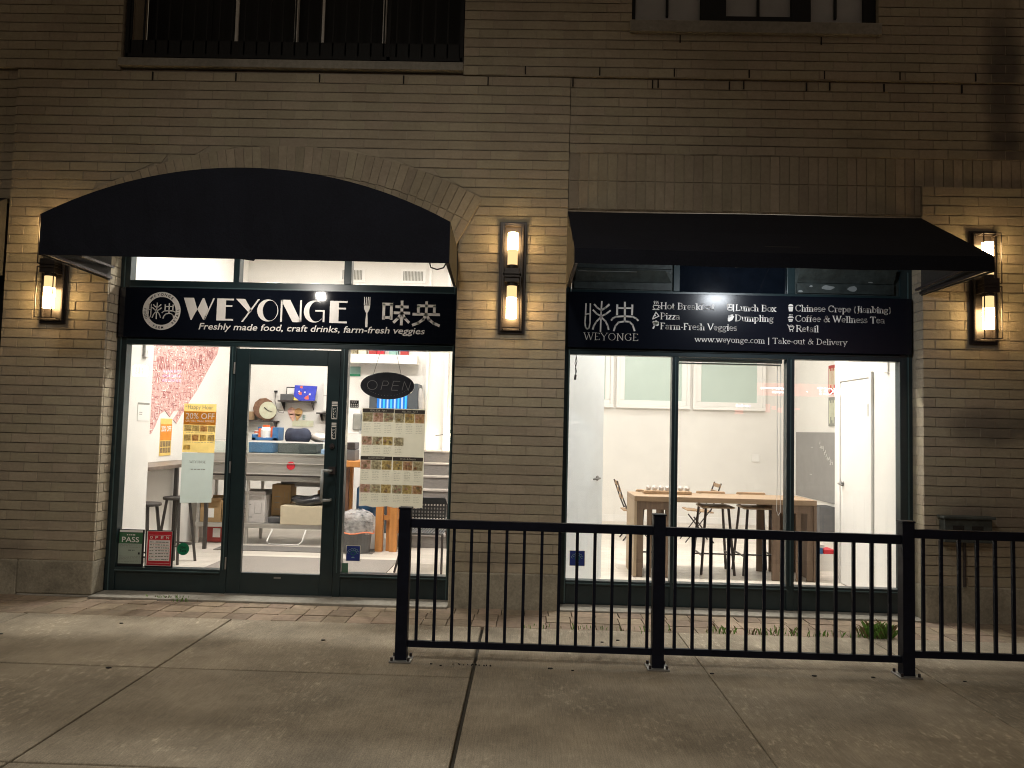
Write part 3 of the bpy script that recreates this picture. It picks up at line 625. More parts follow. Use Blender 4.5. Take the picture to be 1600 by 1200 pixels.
# ============================================================ SIGN BOARDS
def logo(mb, X, Z, s, y, w=30):
    P = lambda pts: [(X+(u-271)*s, Z-(v-148-.022*(u-271))*s) for u, v in pts]
    R = lambda pts, k=1: mb.ribbon(P(pts), w*k*s, y, .0015)
    R([(318,180),(312,420),(305,560),(320,650),(352,678),(385,655),(402,560),(402,180)], .9); R([(325,392),(360,384),(395,388)], .9)
    R([(622,135),(612,330),(605,735)], 1.0)
    R([(475,195),(530,260),(610,315)], 1.1); R([(770,200),(690,270),(612,315)], 1.25)
    R([(452,305),(530,385),(612,430)], 1.1); R([(795,318),(700,390),(612,432)], 1.1)
    R([(612,445),(520,540),(475,620),(455,690)], 1.1); R([(612,445),(700,530),(745,620),(762,695)], 1.1)
    R([(920,200),(918,410)], 1.25); R([(1210,205),(1205,410)], 1.2); R([(925,272),(1205,275)], 1.0); R([(1065,150),(1068,530)], 1.25)
    R([(806,515),(840,470),(900,440),(1065,430),(1220,440),(1285,475),(1330,520)], 1.1)
    R([(858,720),(890,620),(950,550),(1065,530),(1160,540),(1220,600),(1262,720)], 1.1)
sb = thing('arched_shop_sign', 'long black sign board with round seal and big white art deco lettering over a tagline', 'sign', (-2.31,.16,2.41))
MB().box(-3.93, -.70, .158, .198, 2.415, 2.895).build('board', SIGNB, sb, bevel=.003)
L = MB(); y = .1565
def ring(mb, cx, cz, r0, r1, y, n=48, a0=0, a1=360):
    for i in range(n):
        t0, t1 = rad(a0+(a1-a0)*i/n), rad(a0+(a1-a0)*(i+1)/n)
        mb.prism([(cx+r*math.cos(t), cz+r*math.sin(t)) for r, t in ((r0,t0),(r1,t0),(r1,t1),(r0,t1))], y-.0015, y)
ring(L, -3.518, 2.672, .135, .183, y); logo(L, -3.655, 2.745, .000262, y, 34)
U = .002152; LX = lambda u: -3.31+(u-303)*U; LZ = lambda f: 2.593+.212*f
def poly(pts): L.prism([(LX(u), LZ(f)) for u, f in pts], y-.0015, y)
poly([(303,1),(349,1),(366,.48),(343,0),(338,0)]); poly([(388,1),(395,1),(416,.50),(400,0),(395,0),(366,.48)]); poly([(396,0),(401,0),(443,1),(435,1)])
poly([(453,0),(453,1),(493,1),(493,0)]); poly([(493,1),(528,1),(528,.92),(493,.92)]); poly([(493,.70),(522,.70),(522,.62),(493,.62)]); poly([(493,0),(493,.08),(528,.08),(528,0)])
poly([(537,1),(578,1),(612,.44),(590,.42)][:2]+[(611,.46),(594,.42)]); poly([(564,-.05),(572,-.05),(644,1),(635,1)])
def orb(cx, r, gap=None, a0=0, a1=360):
    n = 40
    for i in range(n):
        t0, t1 = rad(a0+(a1-a0)*i/n), rad(a0+(a1-a0)*(i+1)/n); q = []
        for t in (t0, t1):
            o = (cx+r*math.cos(t), .5+.5*math.sin(t)); k = (cx+r*.22+r*.70*math.cos(t), .5+.455*math.sin(t)); q.append((o, k))
        poly([q[0][1], q[0][0], q[1][0], q[1][1]])
orb(681, 47)
poly([(738,0),(738,1),(746,1),(746,0)]); poly([(738,1),(780,1),(832,.0),(793,0)]); poly([(824,0),(824,1),(832,1),(832,0)])
orb(888, 46, None, 55, 318); poly([(893,.50),(893,.57),(935,.57),(935,.03),(927,.03),(927,.50)])
poly([(957,0),(957,1),(997,1),(997,0)]); poly([(997,1),(1035,1),(1035,.92),(997,.92)]); poly([(997,.70),(1029,.70),(1029,.62),(997,.62)]); poly([(997,0),(997,.08),(1035,.08),(1035,0)])
# fork
fx = -1.548; L.prism([(fx-.006,2.70),(fx+.006,2.70),(fx+.012,2.60),(fx+.010,2.56),(fx-.010,2.56),(fx-.012,2.60)], y-.0015, y)
L.prism([(fx-.010,2.70),(fx+.010,2.70),(fx+.026,2.735),(fx+.030,2.77),(fx-.030,2.77),(fx-.026,2.735)], y-.0015, y)
for q in (-.026,-.009,.009,.026): L.prism([(fx+q-.0042,2.765),(fx+q+.0042,2.765),(fx+q+.003,2.85),(fx+q-.003,2.85)], y-.0015, y)
def han(strokes, X, Z, w, h, t):
    for q in strokes: L.ribbon([(X+u*w, Z+v*h) for u, v in q], t, y, .0015)
han([[(.06,.20),(.06,.86)],[(.0,.84),(.39,.84)],[(.335,.86),(.335,.20)],[(.06,.29),(.335,.29)],[(.48,.74),(.96,.74)],[(.42,.49),(1.02,.49)],[(.715,1.0),(.715,-.02)],[(.69,.47),(.60,.28),(.42,.08)],[(.74,.47),(.83,.28),(1.0,.09)]], -1.402, 2.590, .262, .232, .026)
han([[(.5,1.0),(.5,.45)],[(.16,.81),(.84,.81)],[(.21,.82),(.21,.47)],[(.79,.82),(.79,.47)],[(.0,.46),(1.0,.46)],[(.49,.45),(.40,.25),(.22,.10),(.0,.0)],[(.52,.42),(.62,.24),(.78,.10),(1.0,.0)]], -1.112, 2.588, .262, .232, .026)
put_text(L, 'Freshly made food, craft drinks, farm-fresh veggies', -3.158, -1.0, 2.483, .083, y-.001, shear=.22, offset=.012)
L.build('lettering', WHITE, sb)
rt = MB()
def around(txt, r, a_mid, step, h, flip):
    for i, c in enumerate(txt):
        if c == ' ': continue
        vs, fs = text_geo(c, .02); a = rad(a_mid+(i-(len(txt)-1)/2)*step*(-1 if not flip else 1)); mx = (max(v[0] for v in vs)+min(v[0] for v in vs))/2
        rot = a-math.pi/2 if not flip else a+math.pi/2; out = []
        for u, v_ in vs:
            lx, lz = (u-mx)*h*1.35, (v_-.36)*h*1.35; out.append((-3.518+r*math.cos(a)+lx*math.cos(rot)-lz*math.sin(rot), y-.003, 2.672+r*math.sin(a)+lx*math.sin(rot)+lz*math.cos(rot)))
        rt.add(out, fs)
around('WEYONGE', .159, 90, 13, .026, False); around('FOOD · FARM · RETAIL', .159, 270, 10, .024, True)
rt.build('seal_lettering', BLK, sb)

sr = thing('wide_shop_sign', 'long black sign board listing breakfast, pizza and tea in white serif lettering', 'sign', (1.98,.16,2.41))
MB().box(.365, 3.588, .158, .198, 2.415, 2.945).build('board', mat('worn_acrylic', (.006, .008, .014), .22, var=.3, scale=3, spec=.2, dirt=.3, dscale=3), sr, bevel=.003)
L = MB(); logo(L, .509, 2.85, .000491, y, 30); serif(L, 'WEYONGE', .515, 1.035, 2.488, .068, y, .10, .035)
for txt, x0, x1, z in (('Hot Breakfast',1.233,1.745,2.797), ('Pizza',1.233,1.42,2.70), ('Farm-Fresh Veggies',1.233,1.955,2.605),
    ('Lunch Box',1.938,2.322,2.795), ('Dumpling',1.933,2.298,2.698), ('Chinese Crepe (Jianbing)',2.498,3.395,2.803), ('Coffee & Wellness Tea',2.498,3.335,2.706), ('Retail',2.505,2.72,2.610)):
    serif(L, txt, x0, x1, z, .060, y, .17, .085)
serif(L, 'www.weyonge.com | Take-out & Delivery', 1.561, 2.985, 2.492, .054, y, .12, .065)
PI = lambda pts: L.prism(pts, y-.0015, y)
L.ribbon(arc(1.192,2.822,.026,.03,180,360,8), .008, y); L.ribbon([(1.166,2.83),(1.218,2.83)], .009, y); L.ribbon(arc(1.222,2.818,.011,.012,90,-90,5), .006, y); L.ribbon([(1.160,2.79),(1.224,2.79)], .009, y)
for q in (1.175,1.192,1.209): L.ribbon([(q,2.842),(q+.006,2.852),(q-.003,2.862),(q+.003,2.872)], .006, y)
PI([(1.160,2.697),(1.172,2.703),(1.172,2.735),(1.165,2.722)]); L.ribbon([(1.160,2.697),(1.192,2.765),(1.222,2.728),(1.160,2.697)], .009, y); PI([(1.182,2.722),(1.195,2.732),(1.19,2.742),(1.18,2.738)])
for q in ((1.185,2.655,.02),(1.205,2.65,.018),(1.195,2.668,.018),(1.175,2.668,.014),(1.212,2.665,.012)): PI(arc(q[0],q[1],q[2],q[2],0,324,9))
PI([(1.160,2.61),(1.175,2.605),(1.192,2.642),(1.180,2.65)])
for a in ((1.868,2.855,1.912,2.855),(1.868,2.80,1.905,2.80),(1.868,2.80,1.868,2.855),(1.908,2.80,1.908,2.855),(1.868,2.825,1.908,2.825),(1.885,2.825,1.885,2.855)): L.ribbon([a[:2], a[2:]], .007, y)
PI([(1.915,2.79),(1.926,2.785),(1.926,2.855),(1.915,2.855)])
PI([(1.868,2.70),(1.88,2.69),(1.91,2.705),(1.928,2.74),(1.92,2.748),(1.868,2.722)])
for q in range(4): PI([(1.872+q*.012,2.722+q*.008),(1.88+q*.012,2.725+q*.007),(1.882+q*.012,2.752+q*.003),(1.876+q*.012,2.752+q*.003)])
PI([(2.440,2.80),(2.474,2.80),(2.480,2.845),(2.434,2.845)]); PI(arc(2.457,2.85,.023,.02,0,180,8)); 
PI([(2.438,2.712),(2.475,2.712),(2.478,2.728),(2.435,2.728)]); PI([(2.440,2.702),(2.472,2.702),(2.472,2.708),(2.440,2.708)]); PI([(2.430,2.737),(2.484,2.737),(2.484,2.744),(2.430,2.744)]); PI([(2.438,2.75),(2.476,2.75),(2.474,2.757),(2.44,2.757)])
for q in (2.444,2.457,2.470): PI([(q-.004,2.764),(q+.004,2.764),(q+.004,2.772),(q-.004,2.772)])
L.ribbon([(2.424,2.672),(2.436,2.668),(2.448,2.628),(2.480,2.628)], .007, y); L.ribbon([(2.440,2.655),(2.488,2.655),(2.480,2.635)], .008, y); L.ribbon(arc(2.464,2.655,.018,.016,0,180,6), .006, y)
for q in (2.452,2.476): PI(arc(q,2.615,.006,.006,0,324,9))
L.build('lettering', WHITE, sr)

# ============================================================ AWNINGS
aw = thing('arched_awning', 'black arched canvas awning over the left shop with its round top', 'awning', (-2.3,-.5,2.92))
c = MB(); Rf = 3.513; nA = 28; YF = -1.1; fr_, wl = [], []
for i in range(nA+1):
    x = -3.92+3.275*i/nA; fr_.append((x, YF, 3.655-Rf+math.sqrt(Rf**2-(x+2.2825)**2)))
    xw = -3.945+3.255*i/nA; wl.append((xw, -.004, min(3.70, CZ+math.sqrt((RI-.015)**2-(xw-CX)**2))))
c.add(fr_+wl, [(i, i+1, nA+2+i, nA+1+i) for i in range(nA)])
fl = [(v[0], YF, 2.92) for v in fr_]; fm = [(v[0], YF-.006*math.sin(i*1.7), 3.03+.002*math.sin(i)) for i, v in enumerate(fr_)]
c.add(fr_+fm+fl, [(i, nA+1+i, nA+2+i, i+1) for i in range(nA)]+[(nA+1+i, 2*nA+2+i, 2*nA+3+i, nA+2+i) for i in range(nA)])
cp = c.build('canopy', FABRIC, aw, solid=.006)
for k in (0, nA): MB().add([fr_[k], wl[k], (wl[k][0], -.004, 2.925), fl[k]], [(0,1,2,3)]).build('side_panel', FABSIDE_LIT, aw, solid=.006)
t = MB(); zb = 2.945
t.bar((-3.90,YF+.02,zb), (-.665,YF+.02,zb), .025); t.bar((-3.90,YF+.02,zb), (-3.92,-.03,zb), .025); t.bar((-.665,YF+.02,zb), (-.70,-.03,zb), .025)
for x in (-2.85,-1.75): t.bar((x,YF+.02,zb), (x,YF+.02,3.5), .02); t.bar((x,YF+.02,3.5), (x,-.02,3.5), .02)
t.bar((-3.7,-.9,zb+.02), (-3.90,-.04,zb+.1), .02); t.build('frame_tube', DKMET, aw)
t = MB(); t.tube([(-.80,YF+.03,2.925),(-.79,YF+.03,2.89),(-.74,YF+.03,2.875),(-.69,YF+.03,2.89),(-.67,YF+.03,2.925)], .006); t.build('rope_loop', BLK, aw, smooth=True)
t = MB(); t.add([(-2.33,YF-.006,2.922),(-2.18,YF-.006,2.922),(-2.19,YF-.006,2.905)], [(0,1,2)]); t.build('loose_hem', FABRIC, cp, solid=.004)
aw = thing('sloped_awning', 'black sloped canvas awning with a straight valance over the right shop', 'awning', (1.97,-.5,2.94))
c = MB(); n_ = 24; T, Vt, Vb = [], [], []
for i in range(n_+1):
    u = i/n_; sg = .010*math.sin(u*math.pi); x0 = .335+3.262*u; x1 = .344+3.259*u
    T.append((x0, .0, 3.668-.004*math.sin(u*9))); Vt.append((x1, YF, 3.062-sg)); Vb.append((x1, YF, 2.945-sg*.8-.003*math.sin(u*21)))
mid = [((a[0]+b[0])/2, (a[1]+b[1])/2, (a[2]+b[2])/2-.016*math.sin(math.pi*i/n_)) for i, (a, b) in enumerate(zip(T, Vt))]; q = n_+1
c.add(T+mid+Vt+Vb, [(k*q+i, (k+1)*q+i, (k+1)*q+i+1, k*q+i+1) for k in range(3) for i in range(n_)])
c.build('canopy', FABRIC, aw, solid=.006)
for k in (0, n_): MB().add([T[k], Vt[k], Vb[k], (T[k][0], .0, 2.945)], [(0,1,2,3)]).build('side_panel', FABSIDE_LIT, aw, solid=.006)
t = MB(); zb = 2.965
t.bar((.36,YF+.02,zb), (3.58,YF+.02,zb), .025); t.bar((3.58,YF+.02,zb), (3.58,-.02,zb), .025); t.bar((.36,YF+.02,zb), (.36,-.02,zb), .025)
for x in (1.4,2.5): t.bar((x,YF+.02,zb), (x,YF+.02,3.05), .02); t.bar((x,YF+.02,3.04), (x,-.02,3.6), .02)
t.bar((3.5,-.1,2.98), (3.52,-.95,3.02), .02); t.build('frame_tube', DKMET, aw)
aw = thing('neighbour_awning', 'black awning end of the neighbouring shop at the left edge', 'awning', (-6.6,-.5,2.94))
c = MB(); c.add([(-8.2,0,3.69),(-4.975,0,3.69),(-4.975,-1.1,3.07),(-8.2,-1.1,3.07),(-4.975,-1.1,2.95),(-8.2,-1.1,2.95)], [(0,3,2,1),(3,5,4,2)]); c.build('canopy', FABRIC, aw, solid=.006)
c = MB(); c.add([(-4.975,0,3.69),(-4.975,-1.1,3.07),(-4.975,-1.1,2.95),(-4.975,0,2.95)], [(0,1,2,3)]); c.build('side_panel', FABSIDE_LIT, aw, solid=.006)

# ============================================================ WALL LAMPS
def wall_lamp(x):
    t = thing('wall_lamp', 'bronze caged wall lamp with two lit frosted tubes on the brick pier between the shops', 'wall lamp', (x,0,2.505), 'wall lamps on the brick piers')
    p = MB(); p.box(x-.125,x+.125,-.018,-.002,2.505,3.555); p.box(x-.10,x-.078,-.045,-.018,2.53,3.53); p.box(x+.078,x+.10,-.045,-.018,2.53,3.53); p.box(x-.078,x+.078,-.045,-.018,2.53,2.55); p.box(x-.078,x+.078,-.045,-.018,3.51,3.53)
    p.build('back_plate', BRONZE, t, bevel=.004)
    c = MB(); c.box(x-.07,x+.07,-.15,-.018,2.965,3.095); c.tube([(x,-.09,2.935),(x,-.09,2.965)], .052, 16); c.tube([(x,-.09,3.095),(x,-.09,3.13)], .052, 16); c.build('lamp_housing', BRONZE, t, bevel=.004)
    for z0, z1 in ((3.045,3.50),(2.545,3.015)):
        g = MB(); w = .007
        for sx in (-.078,.078):
            g.bar((x+sx,-.165,z0),(x+sx,-.165,z1), w)
            for zz in (z0,z1): g.bar((x+sx,-.165,zz),(x+sx,-.02,zz), w)
        for zz in (z0,z1): g.bar((x-.078,-.165,zz),(x+.078,-.165,zz), w)
        g.build('cage', BRONZE, t)
    for z0, z1, za, zb in ((3.13,3.27,3.27,3.43),(2.83,2.935,2.64,2.83)):
        g = MB(); g.tube([(x,-.09,za),(x,-.09,zb)], .047, 20); g.build('lamp_tube', LAMPHOT, t, smooth=False)
        g = MB(); g.tube([(x,-.09,z0),(x,-.09,z1)], .046, 20); g.build('lamp_tube', LAMPDIM, t)
    return t
wl0 = wall_lamp(-.168)
dup(wl0, (-4.46,0,2.505), 'bronze caged wall lamp half hidden behind the left end of the arched awning')
dup(wl0, (4.15,0,2.505), 'bronze caged wall lamp half hidden behind the right end of the sloped awning')

# ============================================================ FENCE
FY = -1.63
fe = thing('metal_fence', 'low black metal picket fence on square posts standing on the sidewalk', 'fence', (1.8,FY,0))
PX = [-.838, .942, 2.655, 4.43]
for i, x in enumerate(PX):
    p = MB(); p.box(x-.041,x+.041,FY-.041,FY+.041,.012,1.05); p.box(x-.046,x+.046,FY-.046,FY+.046,1.05,1.062)
    po = p.build('post', BLACK, fe, bevel=.003)
    b = MB(); b.box(x-.075,x+.075,FY-.075,FY+.075,.0,.012)
    pl = b.build('base_plate', STEELG, po, bevel=.002)
    for sx in (-.058,.058):
        for sy in (-.058,.058): MB().tube([(x+sx,FY+sy,.012),(x+sx,FY+sy,.034)], .010, 6).build('anchor_bolt', DKMET, po)
RZ = [(.982,.977),(.972,.962),(1.005,1.0)]; BZ = [(.140,.136),(.140,.136),(.172,.168)]
for i in range(3):
    a, b = PX[i]+.041, PX[i+1]-.041; (ta, tb), (ba, bb) = RZ[i], BZ[i]
    r = MB(); r.add([(a,FY-.022,ta-.062),(a,FY+.022,ta-.062),(a,FY+.022,ta),(a,FY-.022,ta),(b,FY-.022,tb-.062),(b,FY+.022,tb-.062),(b,FY+.022,tb),(b,FY-.022,tb)], [(0,1,2,3),(7,6,5,4),(0,4,5,1),(1,5,6,2),(2,6,7,3),(3,7,4,0)])
    r.build('top_rail', BLACK, fe, bevel=.003)
    r = MB(); r.add([(a,FY-.016,ba-.045),(a,FY+.016,ba-.045),(a,FY+.016,ba),(a,FY-.016,ba),(b,FY-.016,bb-.045),(b,FY+.016,bb-.045),(b,FY+.016,bb),(b,FY-.016,bb)], [(0,1,2,3),(7,6,5,4),(0,4,5,1),(1,5,6,2),(2,6,7,3),(3,7,4,0)])
    r.build('bottom_rail', BLACK, fe, bevel=.002)
    n = 14 if i == 0 else 13; x0 = a+.058 if i == 0 else a+.075; st_ = .1236 if i == 0 else .1235
    for k in range(n):
        x = x0+k*st_; u = (x-a)/(b-a)
        if x > b-.015: break
        MB().box(x-.0105, x+.0105, FY-.0105, FY+.0105, ba+(bb-ba)*u-.02, ta+(tb-ta)*u-.05).build('picket', BLACK, fe)
# low metal box on the right pier
t = thing('wall_box', 'weathered grey metal box fixed low on the right brick pier behind the fence', 'wall box', (3.95,-.05,.72))
b = MB(); b.box(3.74,4.16,-.10,-.004,.72,.93); b.box(3.72,4.18,-.125,-.002,.93,.955); b.build('box_body', mat('weathered_box', (.06,.07,.065), .6, var=.4, scale=14, dirt=.4, dscale=6), t, bevel=.006)
for x in (3.86,4.03): MB().box(x-.05,x+.05,-.106,-.099,.76,.87).build('outlet_flap', ROT, t, bevel=.004)
MB().tube([(3.95,-.03,.72),(3.95,-.03,.32)], .014).build('conduit', DKMET, t)

# ============================================================ STREET BEHIND THE CAMERA (seen in reflections, lights the front)
t = thing('street_lamp', 'tall street lamp at the kerb behind the viewer lighting the sidewalk', 'street lamp', (-1.2,-8.3,-.03))
p = MB(); p.tube([(-1.2,-8.3,-.03),(-1.2,-8.3,.4),(-1.2,-8.3,6.9)], [.09,.075,.05], 12); p.bar((-1.2,-8.3,6.85),(-1.2,-6.9,6.95), .06); p.build('pole', DKMET, t)
MB().box(-1.4,-1.0,-7.2,-6.5,6.92,7.02).build('lamp_head', DKMET, t, bevel=.02)
MB().box(-1.34,-1.06,-7.1,-6.6,6.90,6.918).build('lens', STREETL, t)
ld = bpy.data.lights.new('street_light', 'SPOT'); ld.energy = STREET; ld.color = (1, .94, .83); ld.spot_size = rad(84); ld.spot_blend = 1; ld.shadow_soft_size = .35
lo = bpy.data.objects.new('street_light', ld); COL.objects.link(lo); lo.parent = t; lo.location = (0, 1.45, 6.86); lo.rotation_euler = (rad(42), 0, 0)
def flood(x, yy, z, lab, fm=None):
    t = thing('flood_light', lab, 'flood light', (x,yy,z), 'flood lights behind the awning valances'); n = Vector((0,.86,-.51)); u = Vector((0,.51,.86)); c = Vector((x,yy,z)); q = []
    for k in (0, .03): q += [c-n*k+Vector((a,0,0))*(.135 if fm else .05)+u*b*(.045 if fm else .045) for a, b in ((-1,-1),(1,-1),(1,1),(-1,1))]
    MB().add(q, [(4,5,6,7),(0,1,5,4),(1,2,6,5),(2,3,7,6),(3,0,4,7)]).build('lamp_body', BLK, t)
    MB().add([c+n*.001+Vector((a,0,0))*(.12 if fm else .036)+u*b*(.034 if fm else .034) for a, b in ((-1,-1),(1,-1),(1,1),(-1,1))], [(0,1,2,3)]).build('lamp_face', fm or FLOODM, t)
flood(-2.30, -.96, 3.035, 'small flood light tucked behind the arched awning edge, mirrored in the sign'); flood(2.02, -.93, 3.095, 'small flood light tucked behind the sloped awning edge, mirrored in the menu sign', emit('flood_face_dim', (.9, .95, 1), FLOOD*.3))
t = thing('store_sign', 'red neon market sign across the road, mirrored in the right window', 'neon sign', (10,-20,3))
b = MB(); b.box(8.2,11.85,-20.1,-20.02,3.05,3.5); b.build('panel', NEONR, t)
b = MB(); put_text(b, 'MARKET', .17, 1.55, 3.13, .24, 0, offset=.01); put_text(b, 'x', 1.9, 1.95, 3.2, .05, 0)
vv = MB(); vv.add([(11.85-v[0], -20.01, v[2]) for v in b.v], b.f); vv.box(8.3,9.4,-20.015,-20.01,3.28,3.34); vv.box(8.7,9.1,-20.015,-20.01,3.14,3.2); vv.build('lettering', NEONW, t)
b = MB()
for q in range(6): b.box(8.5+q*.21, 8.65+q*.21, -20.1, -20.05, 2.45+.1*(q % 2), 2.75-.06*(q % 3))
tag(b.build('neon_window', NEONR), 'small red neon strip mirrored low in the right window', 'neon sign')
b = MB()
for q in range(7):
    for r in range(3): b.box(-13.25+q*.10, -13.19+q*.10, -20.1, -20.05, 3.02+r*.17, 3.12+r*.17)
tag(b.build('violet_neon', NEONB), 'violet neon lettering block mirrored over the red wall map', 'neon sign')
b = MB(); b.prism([(-14.35,3.24),(-14.30,3.18),(-13.85,3.18),(-13.80,3.24),(-13.80,3.56),(-13.85,3.62),(-14.30,3.62),(-14.35,3.56)], -20.1, -20.03, 0)
for x in (-14.24,-14.12,-14.0): b.box(x, x+.06, -20.03, -20.02, 3.28, 3.52, 1)
tag(b.build('white_box_sign', [emit('white_box_glow', (.85,1,.95), 7), BLK]), 'small white light box with rounded corners mirrored on the white pier', 'neon sign')
b = MB(); q = MB()
for i in range(6): b.box(8.35-.9+i*.09, 8.40-.9+i*.09, -20.1, -20.03, 2.62, 2.70, i % 2)
b.box(7.4, 7.7, -20.1, -20.05, 2.36, 2.56, 2); tag(b.build('bright_shop_display', [NEONW, NEONB, NEONR]), 'tiny mixed red and blue neon mirrored low in the middle right pane', 'neon sign')
tag(MB().tube([(-5.03,-.12,.84),(-5.03,-.12,.90),(-5.03,-.12,1.12),(-5.03,-.12,1.17)], [.035,.06,.06,.03], 12).build('pipe_cap', BLK, smooth=True), 'dark rounded pipe end at the left edge in front of the pier', 'pipe')
struct('opposite_wall', MB().box(-30, 30, -20.8, -20.2, -.2, 9), SIDING)

# ============================================================ INTERIORS
def tiles(x0, x1, y0, y1, w, d, m, name):
    b = MB(); j = 0; yy = y0
    while yy < y1:
        xx = x0-(w*.37*j % w); j += 1
        while xx < x1:
            a, c = max(xx, x0), min(xx+w, x1)
            if c-a > .02: b.box(a+.0015, c-.0015, yy+.0015, min(yy+d, y1)-.0015, -.02, .02)
            xx += w
        yy += d
    struct(name, b, m)
struct('subfloor', MB().box(-9, 9, .30, 8, -.06, .0175), GREYT)
tiles(-4.6, .1, .31, 5.1, 1.2, .30, FLOOR, 'shop_floor'); tiles(.30, 4.85, .31, 7, 1.2, .20, FLOORW, 'cafe_floor')
CEIL = 4.3
def wall(name, *b): return struct(name, MB().box(*b), PLASTER)
wall('shop_left_wall', -4.6, -4.5, .42, 5.1, 0, CEIL); wall('shop_back_wall', -4.6, .2, 5.0, 5.1, 0, CEIL); wall('partition_wall', .18, .32, .42, 7, 0, CEIL)
wall('cafe_back_wall', .32, 4.9, 6.9, 7.0, 0, CEIL); wall('cafe_right_wall', 4.76, 4.86, .42, 7, 0, CEIL)
struct('ceiling', MB().box(-4.6, 4.9, .42, 7.05, CEIL, 4.45), PLASTER)
struct('entry_pier', MB().box(-4.5, -3.86, .42, .74, 0, CEIL), PLASTER)
struct('cafe_entry_wall', MB().box(3.52, 4.76, .42, 1.80, 0, CEIL), PLASTER)
bb = MB(); bb.box(.33,4.75,6.885,6.9,.02,.14); bb.box(3.505,3.52,.43,.79,.02,.14); bb.box(3.505,3.52,1.69,1.8,.02,.14); bb.box(-4.5,-.3,4.985,5.0,.02,.12)
struct('baseboard', bb, PLASTERW, bevel=.004)
def panel(x, y, m, lab):
    t = thing('ceiling_light', lab, 'ceiling light', (x,y,CEIL), 'ceiling light panels')
    MB().box(x-.62,x+.62,y-.32,y+.32,CEIL-.03,CEIL-.002).build('frame', PLASTERW, t)
    MB().add([(x-.58,y-.28,CEIL-.032),(x+.58,y-.28,CEIL-.032),(x+.58,y+.28,CEIL-.032),(x-.58,y+.28,CEIL-.032)], [(0,3,2,1)]).build('diffuser', m, t)
for x in (-3.3, -1.4):
    for yy in (3.6,): panel(x, yy, PANEL_L, 'flat light panel on the ceiling of the left shop')
for x in (1.25, 2.75):
    for yy in (3.3, 5.4): panel(x, yy, PANEL_R, 'flat light panel on the ceiling of the right shop')
def downlight(x, lab):
    t = thing('downlight', lab, 'downlight', (x,1.64,CEIL), 'ceiling downlights near the glass')
    b = MB(); b.tube([(x,1.64,CEIL-.025),(x,1.64,CEIL-.001)], .115, 20); b.build('trim_ring', PLASTERW, t)
    MB().add([(x+.09*math.cos(a*.393),1.64+.09*math.sin(a*.393),CEIL-.027) for a in range(16)], [range(15,-1,-1)]).build('lens', DOWNL, t)
for x in (-3.1,-2.55,-2.0,-1.45): downlight(x, 'round downlight on the ceiling near the left shop glass')
for x in (1.05,1.55,2.05,2.55): downlight(x, 'round downlight on the ceiling near the right shop glass')
# floor mats
tag(MB().box(-3.5, -1.5, .45, 2.2, .02, .03).build('floor_mat', MATG), 'pale grey entrance mat just inside the glazed door', 'floor mat')
tag(MB().box(-3.9, -1.9, 2.62, 2.98, .02, .03).build('floor_mat', MATG2), 'darker grey mat in front of the steel counter', 'floor mat')
# ---- left shop, left wall
m_ = MB(); out = [(1.97,2.95),(4.05,2.95),(3.98,2.75),(3.91,2.6),(3.71,2.43),(3.47,2.21),(3.28,2.04),(3.06,1.88),(2.96,1.78),(2.85,1.71),(2.72,1.59),(2.62,1.64),(2.79,1.77),(2.63,1.75),(2.53,1.67),(2.39,1.75),(2.26,1.7),(2.16,1.56),(2.06,1.46),(1.98,1.48),(1.95,1.9),(1.97,2.28)]
m_.prismx([(a,b) for a, b in out], -4.5, -4.492, 0)
def inside(px, pz):
    c = False; j = len(out)-1
    for i in range(len(out)):
        (xi,zi),(xj,zj) = out[i], out[j]
        if (zi > pz) != (zj > pz) and px < (xj-xi)*(pz-zi)/(zj-zi)+xi: c = not c
        j = i
    return c
for k in range(3600):       # dense illegible lettering printed over the map
    a, b = random.uniform(1.95,4.0), random.uniform(1.45,2.95); s1 = random.choice([.008,.012,.016,.03]); s2 = random.choice([.003,.004,.006])
    if random.random() < .5: s1, s2 = s2, s1
    if inside(a-s1,b-s2) and inside(a+s1,b+s2) and inside(a+s1,b-s2) and inside(a-s1,b+s2):
        x = -4.4915+random.uniform(0,.0008); m_.add([(x,a-s1,b-s2),(x,a+s1,b-s2),(x,a+s1,b+s2),(x,a-s1,b+s2)], [(0,1,2,3)], random.choice([1,1,2,3]))
for txt, a, b, w, h_ in (('NSVIA',2.12,2.24,.34,.17),('R',3.3,2.36,.14,.18),('AON',3.02,2.33,.22,.14),('HOG',2.7,2.28,.2,.12),('NO',3.55,2.5,.2,.12),('ST',2.3,1.9,.2,.09),('W',2.08,2.08,.12,.12)):
    tb = MB(); put_text(tb, txt, 0, w, 0, h_, 0, offset=.01); m_.add([(-4.4905, a+v[0], b+v[2]) for v in tb.v], tb.f, 1)
tag(m_.build('wall_map', [PINKM, REDM, PLASTERW, mat('rose_ink', (.50,.24,.23), .8)]), 'big pink and wine red word map on the left wall of the shop', 'wall map')
p_ = MB(); p_.box(-4.5,-4.494,2.3,2.6,1.19,1.65,0); p_.box(-4.494,-4.493,2.3,2.6,1.38,1.58,1)
for q in range(4): p_.box(-4.494,-4.493,2.31+q*.07,2.37+q*.07,1.30,1.37,2)
for q in range(4): p_.box(-4.494,-4.493,2.31+q*.07,2.37+q*.07,1.225,1.29,2)
tb = MB(); put_text(tb, '20% OFF', 0, .26, 0, .07, 0, offset=.02); p_.add([(-4.4925, 2.32+v[0], 1.49+v[2]) for v in tb.v], tb.f, 3)
tag(p_.build('wall_poster', [YELO, ORPO, mat('food_card', (.25, .17, .08), .7, var=.6, scale=45), PLASTERW]), 'narrow orange 20% OFF poster on the wall below the red map', 'poster')
